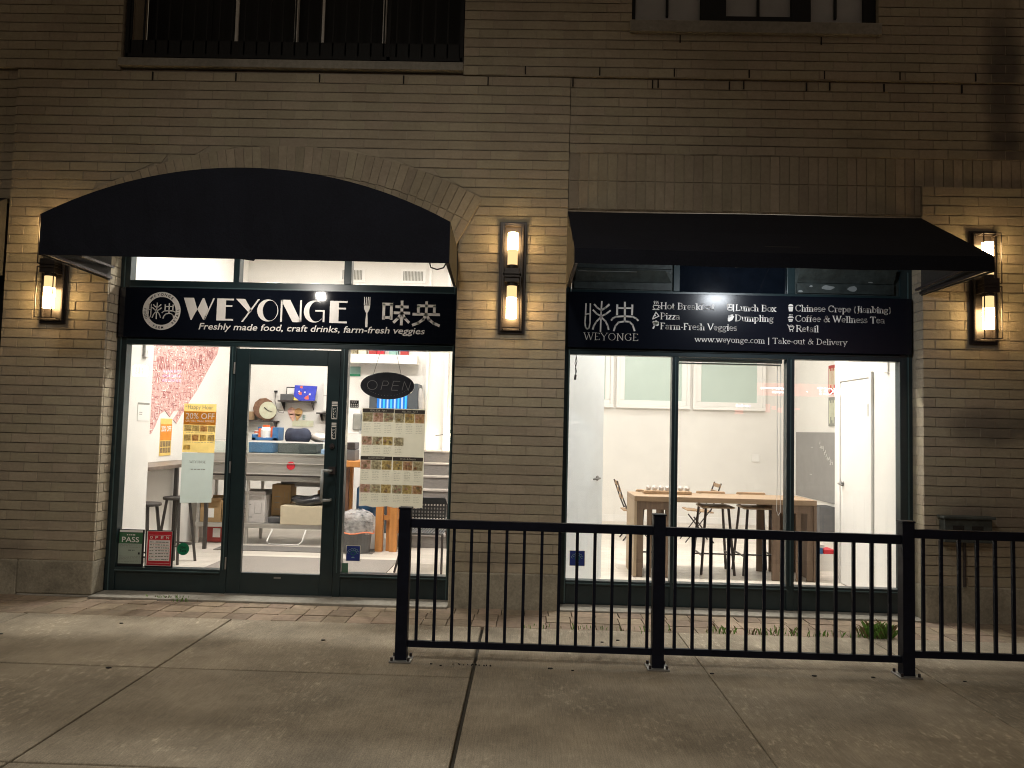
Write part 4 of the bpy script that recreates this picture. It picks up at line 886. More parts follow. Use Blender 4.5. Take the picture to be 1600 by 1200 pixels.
p_ = MB(); p_.box(-3.86,-3.856,.47,.70,1.62,1.80,0); p_.box(-3.856,-3.8555,.47,.70,1.78,1.80,1); p_.box(-3.856,-3.8555,.50,.56,1.70,1.706,1); p_.box(-3.856,-3.8555,.50,.56,1.68,1.686,1)
tag(p_.build('notice_card', [PLASTERW, GREYT]), 'small white notice card on the white pier inside the left window', 'notice')
p_ = MB(); p_.box(-3.86,-3.835,.52,.60,2.26,2.46); p_.box(-3.835,-3.832,.55,.57,2.29,2.33); tag(p_.build('wall_switch', PLASTERW, bevel=.004), 'white switch box high on the pier behind the left pane', 'switch')
def stool(x, y, z, a, lab, h=.76):
    t = thing('bar_stool', lab, 'bar stool', (x,y,.02), 'stools along the wall bar')
    s_ = MB(); s_.tube([(x,y,h-.03),(x,y,h)], .165, 20); s_.build('seat', GREYM, t, bevel=.006)
    for k in range(4):
        w = rad(a+90*k); c_, s1 = math.cos(w), math.sin(w)
        MB().bar((x+c_*.12,y+s1*.12,h-.03),(x+c_*.21,y+s1*.21,.02), .028).build('leg', GREYM, t)
    r = MB()
    for k in range(4):
        w0, w1 = rad(a+90*k), rad(a+90*k+90); q = .185; r.bar((x+math.cos(w0)*q,y+math.sin(w0)*q,.22),(x+math.cos(w1)*q,y+math.sin(w1)*q,.22), .016)
    r.build('foot_ring', GREYM, t); return t
stool(-3.99, .98, 0, 40, 'dark round bar stool nearest the window, seat cut off by the white pier')
stool(-3.97, 1.72, 0, 30, 'dark round bar stool behind the wall bar leg and the happy hour poster')
t = thing('wall_bar', 'narrow dark edged bar table along the left wall under the map', 'bar table', (-4.25,1.9,.02))
MB().box(-4.49,-4.02,.95,2.75,1.085,1.125).build('table_top', mat('bar_top', (.10,.075,.06), .4, c2=(.2,.16,.13)), t, bevel=.004)
for x, y in ((-4.04,1.80),(-4.04,2.68),(-4.44,1.80),(-4.44,2.68)): MB().box(x-.02,x+.02,y-.02,y+.02,.02,1.085).build('leg', GREYM, t)
# ---- steel counter with glass case
t = thing('display_counter', 'stainless steel counter with a glass food case on top and an open lower shelf', 'counter', (-3.4,3.4,.02))
b = MB(); b.box(-4.35,-2.5,3.1,3.75,.86,1.22); b.box(-4.36,-2.49,3.085,3.76,1.205,1.225); b.box(-4.36,-2.49,3.08,3.1,1.09,1.10); b.box(-4.36,-2.49,3.075,3.1,.945,.958); b.build('case_body', STEEL, t, bevel=.004)
b = MB(); b.box(-4.36,-2.49,3.07,3.1,.925,.94); b.build('slot', DKMET, t)
b = MB(); b.box(-4.33,-2.52,3.12,3.126,1.225,1.375); b.box(-4.33,-2.52,3.12,3.7,1.375,1.383); b.build('case_glass', CASEG, t)
MB().box(-3.36,-2.83,3.30,3.62,1.226,1.36).build('food_tray', GREYP, t, bevel=.01); MB().box(-2.76,-2.60,3.25,3.5,1.226,1.29).build('food_tray', mat('pale_blue_tub', (.45,.55,.85), .5), t, bevel=.008)
b = MB(); b.box(-4.33,-2.52,3.112,3.122,1.37,1.388); b.build('glass_rim', PLASTERW, t)
b = MB(); b.box(-4.35,-2.5,3.1,3.75,.24,.30); b.build('shelf', STEEL, t, bevel=.004)
for x in (-4.33,-3.68,-2.55):
    for y in (3.14,3.70): MB().tube([(x,y,.02),(x,y,.86)], .024, 10).build('leg', STEEL, t)
b = MB(); b.tube([(-3.11,3.098,1.07),(-3.11,3.09,1.07)], .055, 20); tag(b.build('round_sticker', RED), 'round red sticker on the steel counter front', 'sticker')
def carton(lab, x0, x1, y0, y1, z0, z1, m, flap=0, tape=None, lines=0):
    t = thing('carton', lab, 'box', ((x0+x1)/2,(y0+y1)/2,z0), 'cartons stored under the counter')
    b = MB(); b.box(x0,x1,y0,y1,z0,z1)
    if flap: b.add([(x0,y0,z1),(x1,y0,z1),(x1+.02,y0-.05,z1+flap),(x0,y0-.05,z1+flap)], [(0,1,2,3)]); b.add([(x0,y1,z1),(x1,y1,z1),(x1,y1+.03,z1+flap),(x0,y1+.03,z1+flap)], [(0,1,2,3)])
    b.build('box_body', m, t, bevel=.004)
    if lines:
        b = MB()
        for q in range(lines): b.box(x0+.04, x0+(x1-x0)*random.uniform(.35,.6), y0-.0015, y0, z0+(z1-z0)*(.2+.6*q/lines), z0+(z1-z0)*(.2+.6*q/lines)+.010)
        b.box(x1-(x1-x0)*.35, x1-(x1-x0)*.12, y0-.0015, y0, z0+(z1-z0)*.35, z0+(z1-z0)*.36); b.box(x1-(x1-x0)*.35, x1-(x1-x0)*.34, y0-.0015, y0, z0+(z1-z0)*.35, z0+(z1-z0)*.75); b.box(x1-(x1-x0)*.13, x1-(x1-x0)*.12, y0-.0015, y0, z0+(z1-z0)*.35, z0+(z1-z0)*.75)
        b.build('printing', GREYT, t)
    if tape is not None: MB().box((x0+x1)/2-.05,(x0+x1)/2+.05,y0-.002,y0,z0+.06,z0+.18).build('paper_label', PLASTERW, t)
carton('white printed carton at the left on the counter shelf', -3.84,-3.45,3.15,3.5,.30,.66, BOXW, .06, None, 4)
carton('tall brown cardboard carton standing open behind the white one', -3.43,-3.17,3.35,3.6,.38,.80, CARD, 0, None, 3)
carton('long pale carton with a black bag lying on it', -3.22,-2.58,3.08,3.45,.30,.545, CARD2)
carton('brown carton with a paper label behind the happy hour poster', -4.30,-4.03,3.12,3.5,.30,.58, CARD, .04, 1)
carton('small brown carton next to the labelled carton', -4.02,-3.86,3.14,3.5,.30,.55, CARD)
carton('dark red carton on the floor under the counter', -4.25,-3.95,3.2,3.6,.03,.23, REDBOX, 0, 1)
carton('brown carton high behind the pale one, tucked under the counter', -2.85,-2.56,3.50,3.72,.30,.72, CARD)
tag(MB().box(-3.42,-3.2,3.2,3.5,.30,.375).build('tray', GREYP, bevel=.01), 'dark grey tray under the tall brown carton', 'tray')
tag(MB().box(-3.36,-2.72,3.5,3.7,.765,.835).build('flat_box', BOXW, bevel=.005), 'flat white box right under the counter top', 'box')
def lump(name, lab, cat, c, r, sq, m, seed, amp=.25):
    b = MB(); b.ball(c, r, 18, 12, 0, sq); rnd = random.Random(seed); ph = [rnd.uniform(0,6) for _ in range(6)]
    b.v = [(x+amp*r*.3*math.sin(9*y/r*.4+ph[0]+5*z), y+amp*r*.3*math.sin(6*x+ph[1]), max(c[2]-r*sq[2]*.8, z+amp*r*.5*math.sin(7*(x-c[0])/r*.5+ph[2])*math.cos(5*(y-c[1])/r*.5+ph[3]))) for x,y,z in b.v]
    return tag(b.build(name, m, smooth=True), lab, cat)
lump('black_bag', 'shiny black plastic bag on the long pale carton', 'bag', (-2.88,3.25,.60), .2, (1.25,.7,.42), mat('black_film', (.03,.03,.033), .2, var=.4, scale=9, bump=.6), 3)
lump('cloth_bag', 'dark navy cloth bag slumped on the glass case', 'bag', (-3.14,3.42,1.44), .185, (1.0,.7,.78), DKBLUE, 5, .38)
lump('foil_bundle', 'pale crumpled plastic bundle on the right end of the glass case', 'bundle', (-2.82,3.45,1.44), .14, (1.1,.8,.5), mat('foil', (.55,.5,.47), .25, metal=.2, var=.3, scale=12, bump=.7), 8)
t = thing('dispenser', 'blue plastic crate with orange and white bottles on the counter', 'crate', (-3.56,3.45,1.225))
b = MB(); b.box(-3.74,-3.68,3.35,3.6,1.39,1.47); b.box(-3.46,-3.38,3.35,3.6,1.39,1.57); b.box(-3.74,-3.38,3.57,3.6,1.39,1.57); b.box(-3.74,-3.38,3.35,3.37,1.39,1.43); b.box(-3.72,-3.40,3.2,3.5,1.228,1.37); b.build('crate', BLUE, t, bevel=.006)
b = MB(); b.tube([(-3.57,3.42,1.40),(-3.57,3.42,1.53),(-3.57,3.42,1.57)], [.07,.075,.05], 14); b.tube([(-3.70,3.44,1.40),(-3.70,3.44,1.52)], .035, 12); b.build('bottle', PLASTERW, t)
b = MB(); b.tube([(-3.57,3.42,1.57),(-3.57,3.42,1.60)], .045, 14); b.box(-3.50,-3.46,3.40,3.46,1.40,1.58); b.tube([(-3.70,3.44,1.49),(-3.70,3.44,1.51)], .036, 12); b.box(-3.66,-3.62,3.38,3.46,1.42,1.55); b.build('cap', mat('orange_cap', (.75,.14,.04), .4), t)
t = thing('folding_rack', 'white wire rack legs standing on the floor below the pale carton', 'rack', (-3.05,3.02,.02))
b = MB(); b.tube([(-3.30,3.04,.24),(-3.36,3.02,.09),(-3.33,3.01,.045),(-2.95,3.01,.045),(-2.90,3.02,.09),(-2.86,3.04,.24)], .011); b.build('wire_frame', PLASTERW, t, smooth=True)
# ---- back wall of the left shop
def shelf(lab, x0, x1, z, y0=4.80, m=DKMET):
    t = thing('wall_shelf', lab, 'shelf', ((x0+x1)/2,4.9,z)); MB().box(x0,x1,y0,5.0,z-.022,z).build('board', m, t)
    for x in (x0+.04, x1-.05): MB().prismx([(4.995,z-.14),(4.995,z-.022),(4.84,z-.022)], x, x+.012).build('bracket', DKMET, t)
shelf('dark wall shelf holding the wood slice clock', -4.44,-3.90,1.665); shelf('short dark shelf holding the blue painting', -3.88,-3.32,1.985); shelf('short dark shelf at the right of the back wall seen through the door', -3.27,-3.02,1.81)
t = thing('wood_slice_clock', 'round wood slice clock with a pale face on the back shelf', 'clock', (-4.1,4.88,1.67))
b = MB(); b.tube([(-4.13,4.94,1.85),(-4.13,4.90,1.85)], .17, 11); b.tube([(-4.08,4.938,1.80),(-4.08,4.902,1.80)], .15, 9); b.build('bark_slab', mat('bark_brown', (.22,.12,.075), .8, var=.4, scale=16, bump=.4), t, bevel=.012)
b = MB(); b.tube([(-4.055,4.90,1.825),(-4.055,4.885,1.825)], .135, 24); b.build('clock_face', CREAM, t)
b = MB(); b.bar((-4.055,4.882,1.825),(-4.11,4.882,1.87),.012); b.bar((-4.055,4.88,1.825),(-3.98,4.88,1.80),.008); b.build('clock_hand', DKMET, t)
tag(MB().box(-4.44,-4.28,4.84,4.95,1.667,1.80).build('wooden_box', TAN, bevel=.004), 'brown wooden box at the left end of the clock shelf', 'box')
tag(MB().box(-3.86,-3.66,4.86,4.90,1.987,2.085).build('led_clock', GREYP, bevel=.004), 'dark rectangular digital clock on the small shelf', 'clock')
b = MB(); b.box(-3.79,-3.55,4.93,4.95,1.987,2.20); b.box(-3.775,-3.565,4.925,4.93,2.0,2.185,1); b.box(-3.74,-3.62,4.923,4.925,2.1,2.106,2); tag(b.build('picture_frame', [BLK, PLASTERW, GREYT]), 'black picture frame behind the digital clock', 'picture frame')
t = thing('canvas_print', 'bright blue canvas with coral blossoms leaning on the small shelf', 'painting', (-3.48,4.9,1.987))
b = MB(); b.add([(-3.65,4.86,1.99),(-3.32,4.86,1.99),(-3.30,4.90,2.22),(-3.65,4.90,2.23),(-3.65,4.88,1.99),(-3.32,4.88,1.99),(-3.30,4.92,2.22),(-3.65,4.92,2.23)], [(0,1,2,3),(7,6,5,4),(0,4,5,1),(1,5,6,2),(2,6,7,3),(3,7,4,0)]); b.build('canvas', ARTB, t)
b = MB()
for x, z, r, k in ((-3.55,2.10,.035,0),(-3.44,2.03,.045,0),(-3.54,2.20,.03,0),(-3.57,2.13,.02,2),(-3.48,2.12,.018,2),(-3.40,2.09,.02,2),(-3.43,2.06,.02,0)):
    yy = 4.858+(z-1.99)*.174-.002; b.add([(x+r*math.cos(q*1.047)*(1 if q % 2 else .6), yy, z+r*math.sin(q*1.047)*.8) for q in range(6)], [range(6)], k)
b.add([(-3.65,4.857,1.992),(-3.57,4.857,1.992),(-3.65,4.866,2.05)], [(0,1,2)], 1); b.build('blossoms', [ARTR, YELA, PLASTERW], t)
t = thing('heart_sign', 'pastel heart and flower wall sign over a small wooden plaque', 'wall sign', (-3.58,4.99,1.62))
b = MB(); b.tube([(-3.71,4.995,1.82),(-3.71,4.98,1.82)], .062, 18); b.prism([(-3.765,1.78),(-3.655,1.78),(-3.66,1.68),(-3.69,1.66)], 4.98, 4.995); b.build('pink_disc', PINK, t)
b = MB(); b.tube([(-3.60,4.995,1.81),(-3.60,4.975,1.81)], .062, 18); b.prism([(-3.655,1.78),(-3.545,1.77),(-3.62,1.67)], 4.975, 4.995); b.build('gold_disc', GOLD, t)
b = MB(); b.box(-3.69,-3.36,4.985,4.998,1.585,1.68); b.build('plaque', CREAM, t)
b = MB(); b.box(-3.53,-3.52,4.98,4.99,1.69,1.77); b.box(-3.53,-3.49,4.98,4.99,1.69,1.70); b.box(-3.53,-3.49,4.98,4.99,1.725,1.735); b.box(-3.53,-3.49,4.98,4.99,1.76,1.77); b.build('letter', TEAL, t)
t = thing('wall_outlet', 'wall outlet with a black plug and hanging cord beside the shelf', 'outlet', (-3.97,4.99,2.1))
MB().box(-4.0,-3.93,4.985,5.0,2.06,2.17).build('plate', PLASTERW, t); MB().box(-3.99,-3.945,4.955,4.985,2.11,2.14).build('plug', BLK, t)
b = MB(); b.tube([(-3.97,4.97,2.11),(-3.975,4.97,1.98),(-3.94,4.96,1.86),(-3.90,4.95,1.80),(-3.83,4.94,1.79),(-3.81,4.94,1.83),(-3.80,4.93,1.98)], .004, 5); b.build('cord', BLK, t)
tag(MB().box(-4.02,-3.93,3.46,3.52,1.383,1.60).build('card_holder', PLASTERW), 'small white card standing on the counter case below the clock', 'card')
tag(MB().box(-3.14,-3.07,4.86,4.9,1.62,1.79).build('dark_bag', GREYP, bevel=.01), 'small dark pouch hanging under the right shelf', 'pouch')
tag(MB().tube([(-3.10,4.88,1.81),(-3.10,4.88,1.86)], .025, 12).build('spice_jar', TAN), 'little brown jar on the right shelf', 'jar')
t = thing('white_cabinet', 'tall white cabinet at the right of the back wall', 'cabinet', (-3.02,4.9,.02))
MB().box(-3.2,-2.95,4.93,4.99,1.83,2.33).build('carcass', PLASTERW, t, bevel=.005); MB().box(-3.2,-2.95,4.925,4.93,2.08,2.085).build('door_gap', GREYT, t)
for x in (-2.83,-1.86):
    t = thing('air_vent', '%s grey wall grille high over the shop, above the green transom' % ('left' if x < -2 else 'right'), 'vent', (x,4.99,4.0), 'air vents high on the back wall')
    MB().box(x-.2,x+.2,4.98,4.998,3.90,4.12).build('frame', PLASTERW, t); v = MB()
    for q in range(14): v.box(x-.155+q*.023,x-.143+q*.023,4.972,4.98,3.935,4.085)
    v.build('slat', GREYT, t)
# ---- right bay of the left shop
tag(MB().box(-2.85,-1.72,4.70,5.0,2.59,2.725).build('wall_shelf', PLASTERW), 'long white shelf high at the back carrying red and white packets', 'shelf')
for i, (x, w, h, m) in enumerate(((-2.74,.14,.11,FOOD[4]),(-2.58,.12,.09,CREAM),(-2.42,.12,.12,REDBOX),(-2.30,.10,.12,RED),(-2.10,.14,.10,TEAL),(-1.93,.12,.08,REDBOX))):
    tag(MB().box(x-w/2,x+w/2,4.78,4.9,2.727,2.727+h+.06).build('packet', m, bevel=.004), ['mottled brown packet first from the left','cream packet second from the left','dark red packet third from the left','bright red packet fourth from the left','teal packet fifth from the left','dark red packet last on the right'][i]+' on the high white shelf', 'packet', 'packets on the high shelf')
b = MB(); b.box(-2.81,-2.645,4.985,4.998,2.40,2.55); b.box(-2.81,-2.645,4.983,4.985,2.40,2.43,1); tag(b.build('small_poster', [TEAL, GRNC]), 'small blue and green picture on the back wall right of the door', 'poster')
t = thing('drink_fridge', 'glass door drinks fridge glowing blue behind the menu sheet', 'fridge', (-2.03,4.7,.02))
MB().box(-2.40,-1.66,4.55,4.98,.02,2.28).build('cabinet', mat('fridge_grey', (.06,.07,.08), .5), t, bevel=.01)
b = MB(); b.box(-2.28,-1.82,4.54,4.549,1.2,2.2)
for q in range(8): b.box(-2.24+q*.055,-2.215+q*.055,4.535,4.54,1.4,2.12, 1 if q % 2 else 2)
b.build('lit_window', [FRIDGE, FRIDGE2, emit('fridge_glow', (.6,.8,1), 1.0)], t)
lump('paper_bag', 'pale grey paper bag standing at the right of the blue fridge', 'bag', (-1.62,4.6,2.02), .16, (.35,.4,1.3), mat('bag_grey', (.42,.40,.38), .8), 12)
t = thing('service_counter', 'orange wooden service counter with a slatted leg frame', 'counter', (-2.0,3.0,.02))
MB().box(-2.42,-1.60,2.82,3.4,1.085,1.165).build('counter_top', ORANGE, t, bevel=.006)
for x, y in ((-1.86,2.87),(-1.68,2.88),(-1.68,3.35),(-2.38,3.35)): MB().box(x-.05,x+.045,y-.04,y+.04,.02,1.085).build('leg', ORANGE, t, bevel=.004)
b = MB(); b.box(-1.72,-1.64,2.9,3.35,.42,.50); b.box(-1.81,-1.73,2.86,2.89,.42,.48); b.box(-1.78,-1.72,2.90,2.92,.02,1.08); b.build('stretcher', ORANGE, t)
MB().box(-2.36,-2.29,2.9,2.95,.02,1.085).build('side_panel', mat('brown_panel', (.16,.08,.05), .5), t)
t = thing('waste_bin', 'dark grey waste bin lined with a clear bag with an orange edge', 'bin', (-2.12,2.75,.03))
b = MB()
rim = lambda z, r: [(-2.12+r*1.1*math.cos(a*.2618), 2.72+r*.8*math.sin(a*.2618), z) for a in range(24)]
lv_ = [(.03,.155),(.4,.182)]; vs = rim(*lv_[0])+rim(*lv_[1]); b.add(vs, [(i,(i+1)%24,24+(i+1)%24,24+i) for i in range(24)]+[list(range(24))[::-1]]); b.build('bin_body', GREYP, t)
b = MB(); vs = []
for k, (z, r) in enumerate(((.27,.192),(.34,.200),(.41,.196),(.46,.205),(.52,.17),(.56,.06))): vs += [(x+random.uniform(-.006,.006), y, z_+random.uniform(-.012,.012)) for x, y, z_ in rim(z, r)]
b.add(vs, [(k*24+i, k*24+(i+1)%24, (k+1)*24+(i+1)%24, (k+1)*24+i) for k in range(5) for i in range(24)]); b.build('liner', CLEARBAG, t, smooth=True)
b = MB(); b.tube([(x, y, z_+.012*math.sin(i)) for i, (x, y, z_) in enumerate(rim(.28,.196)+rim(.28,.196)[:1])], .009, 6); b.build('drawstring', mat('orange_string', (.75,.22,.10), .5), t)
t = thing('water_jug', 'big blue water jug behind the bin', 'jug', (-2.05,3.1,.4)); b = MB(); b.tube([(-2.06,3.1,.45),(-2.06,3.1,.80),(-2.06,3.1,.9),(-2.06,3.1,.95)], [.16,.16,.06,.05], 18); b.build('jug_body', BLUE, t, smooth=True); MB().tube([(-2.06,3.1,.95),(-2.06,3.1,.99)], .055, 12).build('cap', PLASTERW, t)
MB().box(-2.25,-1.88,2.98,3.3,.03,.44).build('stand', PLASTERW, t)
for i, (x, z, w, h, m, n_) in enumerate(((-2.31,1.165,.16,.14,GREYP,'dark card reader box lower'),(-2.30,1.31,.13,.09,DKMET,'small dark printer upper'))):
    tag(MB().box(x-w/2,x+w/2,2.95,3.2,z,z+h).build('till_box', m, bevel=.008), n_+' on the orange counter end', 'till box')
t = thing('coffee_machine', 'grey coffee machine at the back beside the door stile', 'coffee machine', (-2.6,4.5,.9)); MB().box(-2.86,-2.5,4.4,4.8,1.5,1.86).build('body', PLASTERW, t, bevel=.01); MB().box(-2.60,-2.48,4.36,4.5,1.55,1.80).build('grip', GREYT, t, bevel=.02); MB().box(-2.84,-2.7,4.38,4.4,1.80,1.86).build('lid', PINK, t); MB().box(-2.9,-2.4,4.35,4.85,.02,1.5).build('cabinet', PLASTERW, t)
t = thing('stairs', 'grey carpeted stairs climbing at the back right of the left shop', 'stairs', (-1.2,3.9,.02))
for k in range(7):
    y0 = 3.25+k*.25; z1 = .02+.178*(k+1)
    MB().box(-1.75,-.75,y0,5.0,z1-.178,z1-.022).build('riser', mat('carpet_riser', (.20,.185,.175), .95, var=.3, scale=40, stretch=(.3,1,4)) if k == 0 else MATS['carpet_riser'], t)
    MB().box(-1.75,-.75,y0-.02,5.0,z1-.0218,z1).build('nosing', mat('tread_edge', (.42,.38,.35), .6) if k == 0 else MATS['tread_edge'], t)
wall('stair_wall', -.74, -.60, .9, 5.0, 0, CEIL)
t = thing('table_lamp', 'small glowing globe lamp on the stair landing', 'lamp', (-1.12,4.75,1.27)); MB().tube([(-1.12,4.75,1.266),(-1.12,4.75,1.38)], .05, 12).build('base', PLASTERW, t); MB().ball((-1.12,4.75,1.46), .10, 16, 10).build('globe', GLOBE, t, smooth=True)
b = MB(); b.tube([(-1.11,4.97,2.5),(-1.14,4.96,2.1),(-1.17,4.95,1.75),(-1.17,4.9,1.6),(-1.25,4.8,1.52),(-1.40,4.75,1.50)], .006, 5); b.tube([(-1.17,4.95,1.78),(-1.17,4.95,1.66)], .02, 8); tag(b.build('lamp_cord', BLK), 'thin black cord hanging down to the globe lamp', 'cord')
st2 = MB(); st2.box(-1.60,-1.56,4.93,5.0,1.27,4.2); st2.box(-1.30,-1.25,4.90,5.0,1.27,4.2); struct('stair_door_frame', st2, PLASTERW)
# perforated chair
t = thing('cafe_chair', 'black perforated plastic chair with steel legs inside the right pane', 'chair', (-1.1,1.75,.02))
b = MB(); bx0, bx1, bz0, bz1, by = -1.32, -.93, .50, .80, 1.95
nx, nz = 11, 6; w = (bx1-bx0)/nx; hh = (bz1-bz0-.06)/nz
for i in range(nx+1): b.box(bx0+i*w-.009, bx0+i*w+.009, by, by+.014, bz0, bz1-.05)
for j in range(nz+1): b.box(bx0, bx1, by+.001, by+.013, bz0+j*hh-.009, bz0+j*hh+.009)
b.prism([(bx0-.01,bz1-.055),(bx1+.01,bz1-.055),(bx1+.005,bz1-.01),(bx1-.03,bz1+.005),(bx0+.03,bz1+.005),(bx0-.005,bz1-.01)], by-.002, by+.016); b.build('backrest', BLK, t)
b = MB()
for i in range(14): b.box(-1.33+i*.031,-1.312+i*.031,1.53,1.95,.435,.45)
b.box(-1.34,-.90,1.52,1.55,.43,.452); b.box(-1.34,-.90,1.93,1.96,.43,.452); b.build('seat', GREYP, t)
for x, y, x2, y2 in ((-1.33,1.55,-1.42,1.46),(-.91,1.55,-.90,1.44),(-1.33,1.95,-1.36,2.05),(-.91,1.95,-.88,2.05)):
    MB().tube([(x,y,.44),(x2,y2,.02)], .013).build('leg', DKMET, t)
b = MB(); b.tube([(-1.34,1.97,.44),(-1.345,1.97,.72),(-1.31,1.965,.80),(-.94,1.965,.80),(-.905,1.97,.72),(-.90,1.97,.44)], .012); b.build('back_frame', DKMET, t, smooth=True)

# ---- posters on the left glass (inside face)
def lines(b, x0, x1, zs, y, m, h=.004, seed=1):
    r = random.Random(seed)
    for z in zs:
        x = x0
        while x < x1:
            l = r.uniform(.008,.03); b.box(x, min(x+l,x1), y-.0006, y, z, z+h, m); x += l+r.uniform(.004,.01)
PYF = .2405
t = thing('happy_hour_poster', 'yellow and orange happy hour 20% OFF poster stuck on the left pane', 'poster', (-3.13,PYF,1.33))
b = MB(True); b.box(-3.292,-2.98,PYF+.001,PYF+.0035,1.33,1.595, 0); b.box(-3.292,-2.98,PYF+.001,PYF+.0035,1.722,1.795, 0); y1 = PYF+.0008
stencil(b, (-3.292,-2.98,1.595,1.722), PYF+.001, [('20% OFF',-3.272,-2.995,1.650,.056,.02),('ON ALL MEAL BOXES',-3.272,-2.997,1.621,.020,.008)], 1); b.box(-3.292,-2.98,PYF+.002,PYF+.003,1.595,1.722,2); b.box(-3.24,-3.03,y1-.0012,y1-.0006,1.600,1.616,0)
for q in range(4): b.box(-3.28+q*.076,-3.21+q*.076,y1-.0006,y1,1.53,1.588,3+q % 3)
for q in range(4): b.box(-3.28+q*.076,-3.215+q*.076,y1-.0006,y1,1.44,1.50,4+q % 3)
b.box(-3.28,-3.215,y1-.0006,y1,1.355,1.40,6)
lines(b, -3.26, -3.0, (1.515,1.425), y1, 7, .004, 3)
put_text(b, 'Happy Hour', -3.255, -3.01, 1.732, .05, y1-.001, 7); put_text(b, '*', -3.28, -3.265, 1.76, .016, y1-.001, 7)

b.build('poster_sheet', [YEL, ORP, PAPER, FOOD[4], FOOD[2], FOOD[1], FOOD[0], GREYT], t)
t = thing('order_sheet', 'pale blue grey sheet stuck on the left pane under the yellow poster', 'poster', (-3.13,PYF,.85))
b = MB(True); b.add([(-3.290,PYF+.001,1.325),(-2.982,PYF+.001,1.325),(-2.985,PYF-.004,.858),(-3.288,PYF-.001,.848),], [(0,3,2,1)], 0)
serif(b, 'WEYONGE', -3.215, -3.055, 1.228, .024, y1-.001, .12, .05, 1); lines(b, -3.2, -3.06, (1.165,), y1-.001, 1, .008, 5); b.build('poster_sheet', [PAPERB, GREYT], t)
t = thing('pass_notice', 'green and white PASS notice at the bottom left corner of the left pane', 'notice', (-3.74,PYF,.24))
b = MB(); b.box(-3.875,-3.612,PYF+.001,PYF+.004,.236,.585,5); b.box(-3.85,-3.628,PYF-.0002,PYF+.001,.558,.578,6); b.box(-3.852,-3.628,PYF-.0002,PYF+.001,.452,.556,1); b.box(-3.855,-3.632,PYF-.0002,PYF+.001,.262,.451,0); yy = PYF-.0004
put_text(b, 'PASS', -3.825, -3.66, .464, .050, yy-.001, 6, offset=.012); lines(b, -3.78, -3.70, (.528,), yy, 6, .010, 8); lines(b, -3.84, -3.65, (.438,.428,.415), yy, 3, .004, 6); lines(b, -3.76,-3.70,(.385,), yy, 4, .007, 2); lines(b, -3.845, -3.645, (.33,.318,.306,.294,.28), yy, 3, .004, 7); b.box(-3.665,-3.648,yy-.001,yy,.35,.37,4)
b.build('notice_sheet', [PAPERD, GRNP, GREYT, GREYT, BLK, BLK, PLASTERW], t)
t = thing('opening_hours_sign', 'red OPEN opening hours sign in the left pane beside the green notice', 'sign', (-3.46,PYF,.24))
b = MB(); b.box(-3.598,-3.328,PYF+.001,PYF+.004,.236,.583,2); b.box(-3.588,-3.345,PYF-.0002,PYF+.001,.248,.575,3); b.box(-3.578,-3.347,PYF-.0008,PYF-.0002,.252,.572,0); yy = PYF-.001
for a in ((-3.566,-3.358,.536,.538),(-3.566,-3.358,.272,.274)): b.box(a[0],a[1],yy-.0006,yy,a[2],a[3],1)
b.box(-3.562,-3.362,yy-.0006,yy,.296,.492,1)
for q, c in enumerate('OPEN'): put_text(b, c, -3.556+q*.052, -3.53+q*.052, .502, .026, yy-.001, 1, offset=.01)
for q in range(7):
    z_ = .30+q*.027; b.box(-3.560,-3.364,yy-.0010,yy-.0006,z_+.023,z_+.0245,0); lines(b, -3.555,-3.515,(z_+.006,), yy-.0008, 4, .008, q); lines(b, -3.50,-3.37,(z_+.006,), yy-.0008, 4, .009, q+9)
b.build('sign_sheet', [RED, PLASTERW, BLK, PLASTERW, GREYT], t)
t = thing('delivery_sticker', 'round green delivery sticker with dark lettering on the left pane', 'sticker', (-3.235,PYF,.414))
b = MB(); b.tube([(-3.235,PYF+.002,.414),(-3.235,PYF,.414)], .058, 28); put_text(b, 'Uber', -3.265, -3.205, .418, .026, PYF-.001, 1, offset=.012); put_text(b, 'Eats', -3.265, -3.205, .385, .026, PYF-.001, 1, offset=.012); b.build('disc', [GRNC, BLK], t)
t = thing('menu_sheet', 'large cream four panel menu sheet with food photos right of the door', 'menu', (-1.27,PYF,.86))
b = MB(True); x0, x1, z0, z1 = -1.576,-.970,.862,1.796; xm = -1.268
for k in range(9):
    ua, ub = x0+(x1-x0)*k/9, x0+(x1-x0)*(k+1)/9; ja = .008*math.sin(k*2.1); jb = .008*math.sin((k+1)*2.1)
    b.add([(ua,PYF+.001,z1),(ub,PYF+.001,z1),(ub,PYF+.001,z0+jb),(ua,PYF+.001,z0+ja),], [(0,3,2,1)], 0)
y1 = PYF+.0004
def photo(xa, xb, za, zb, k):
    b.box(xa, xb, y1-.0008, y1, za, zb, 2+k % 5); r = random.Random(k*7+int(xa*1000))
    for q in range(3):
        cx, cz, rr = r.uniform(xa+.02,xb-.02), r.uniform(za+.015,zb-.015), r.uniform(.008,.02); b.add([(max(xa,min(xb,cx+rr*math.cos(a_*.9))), y1-.0012-.0002*q, max(za,min(zb,cz+rr*.8*math.sin(a_*.9)))) for a_ in range(7)], [range(7)], 2+r.randrange(5))
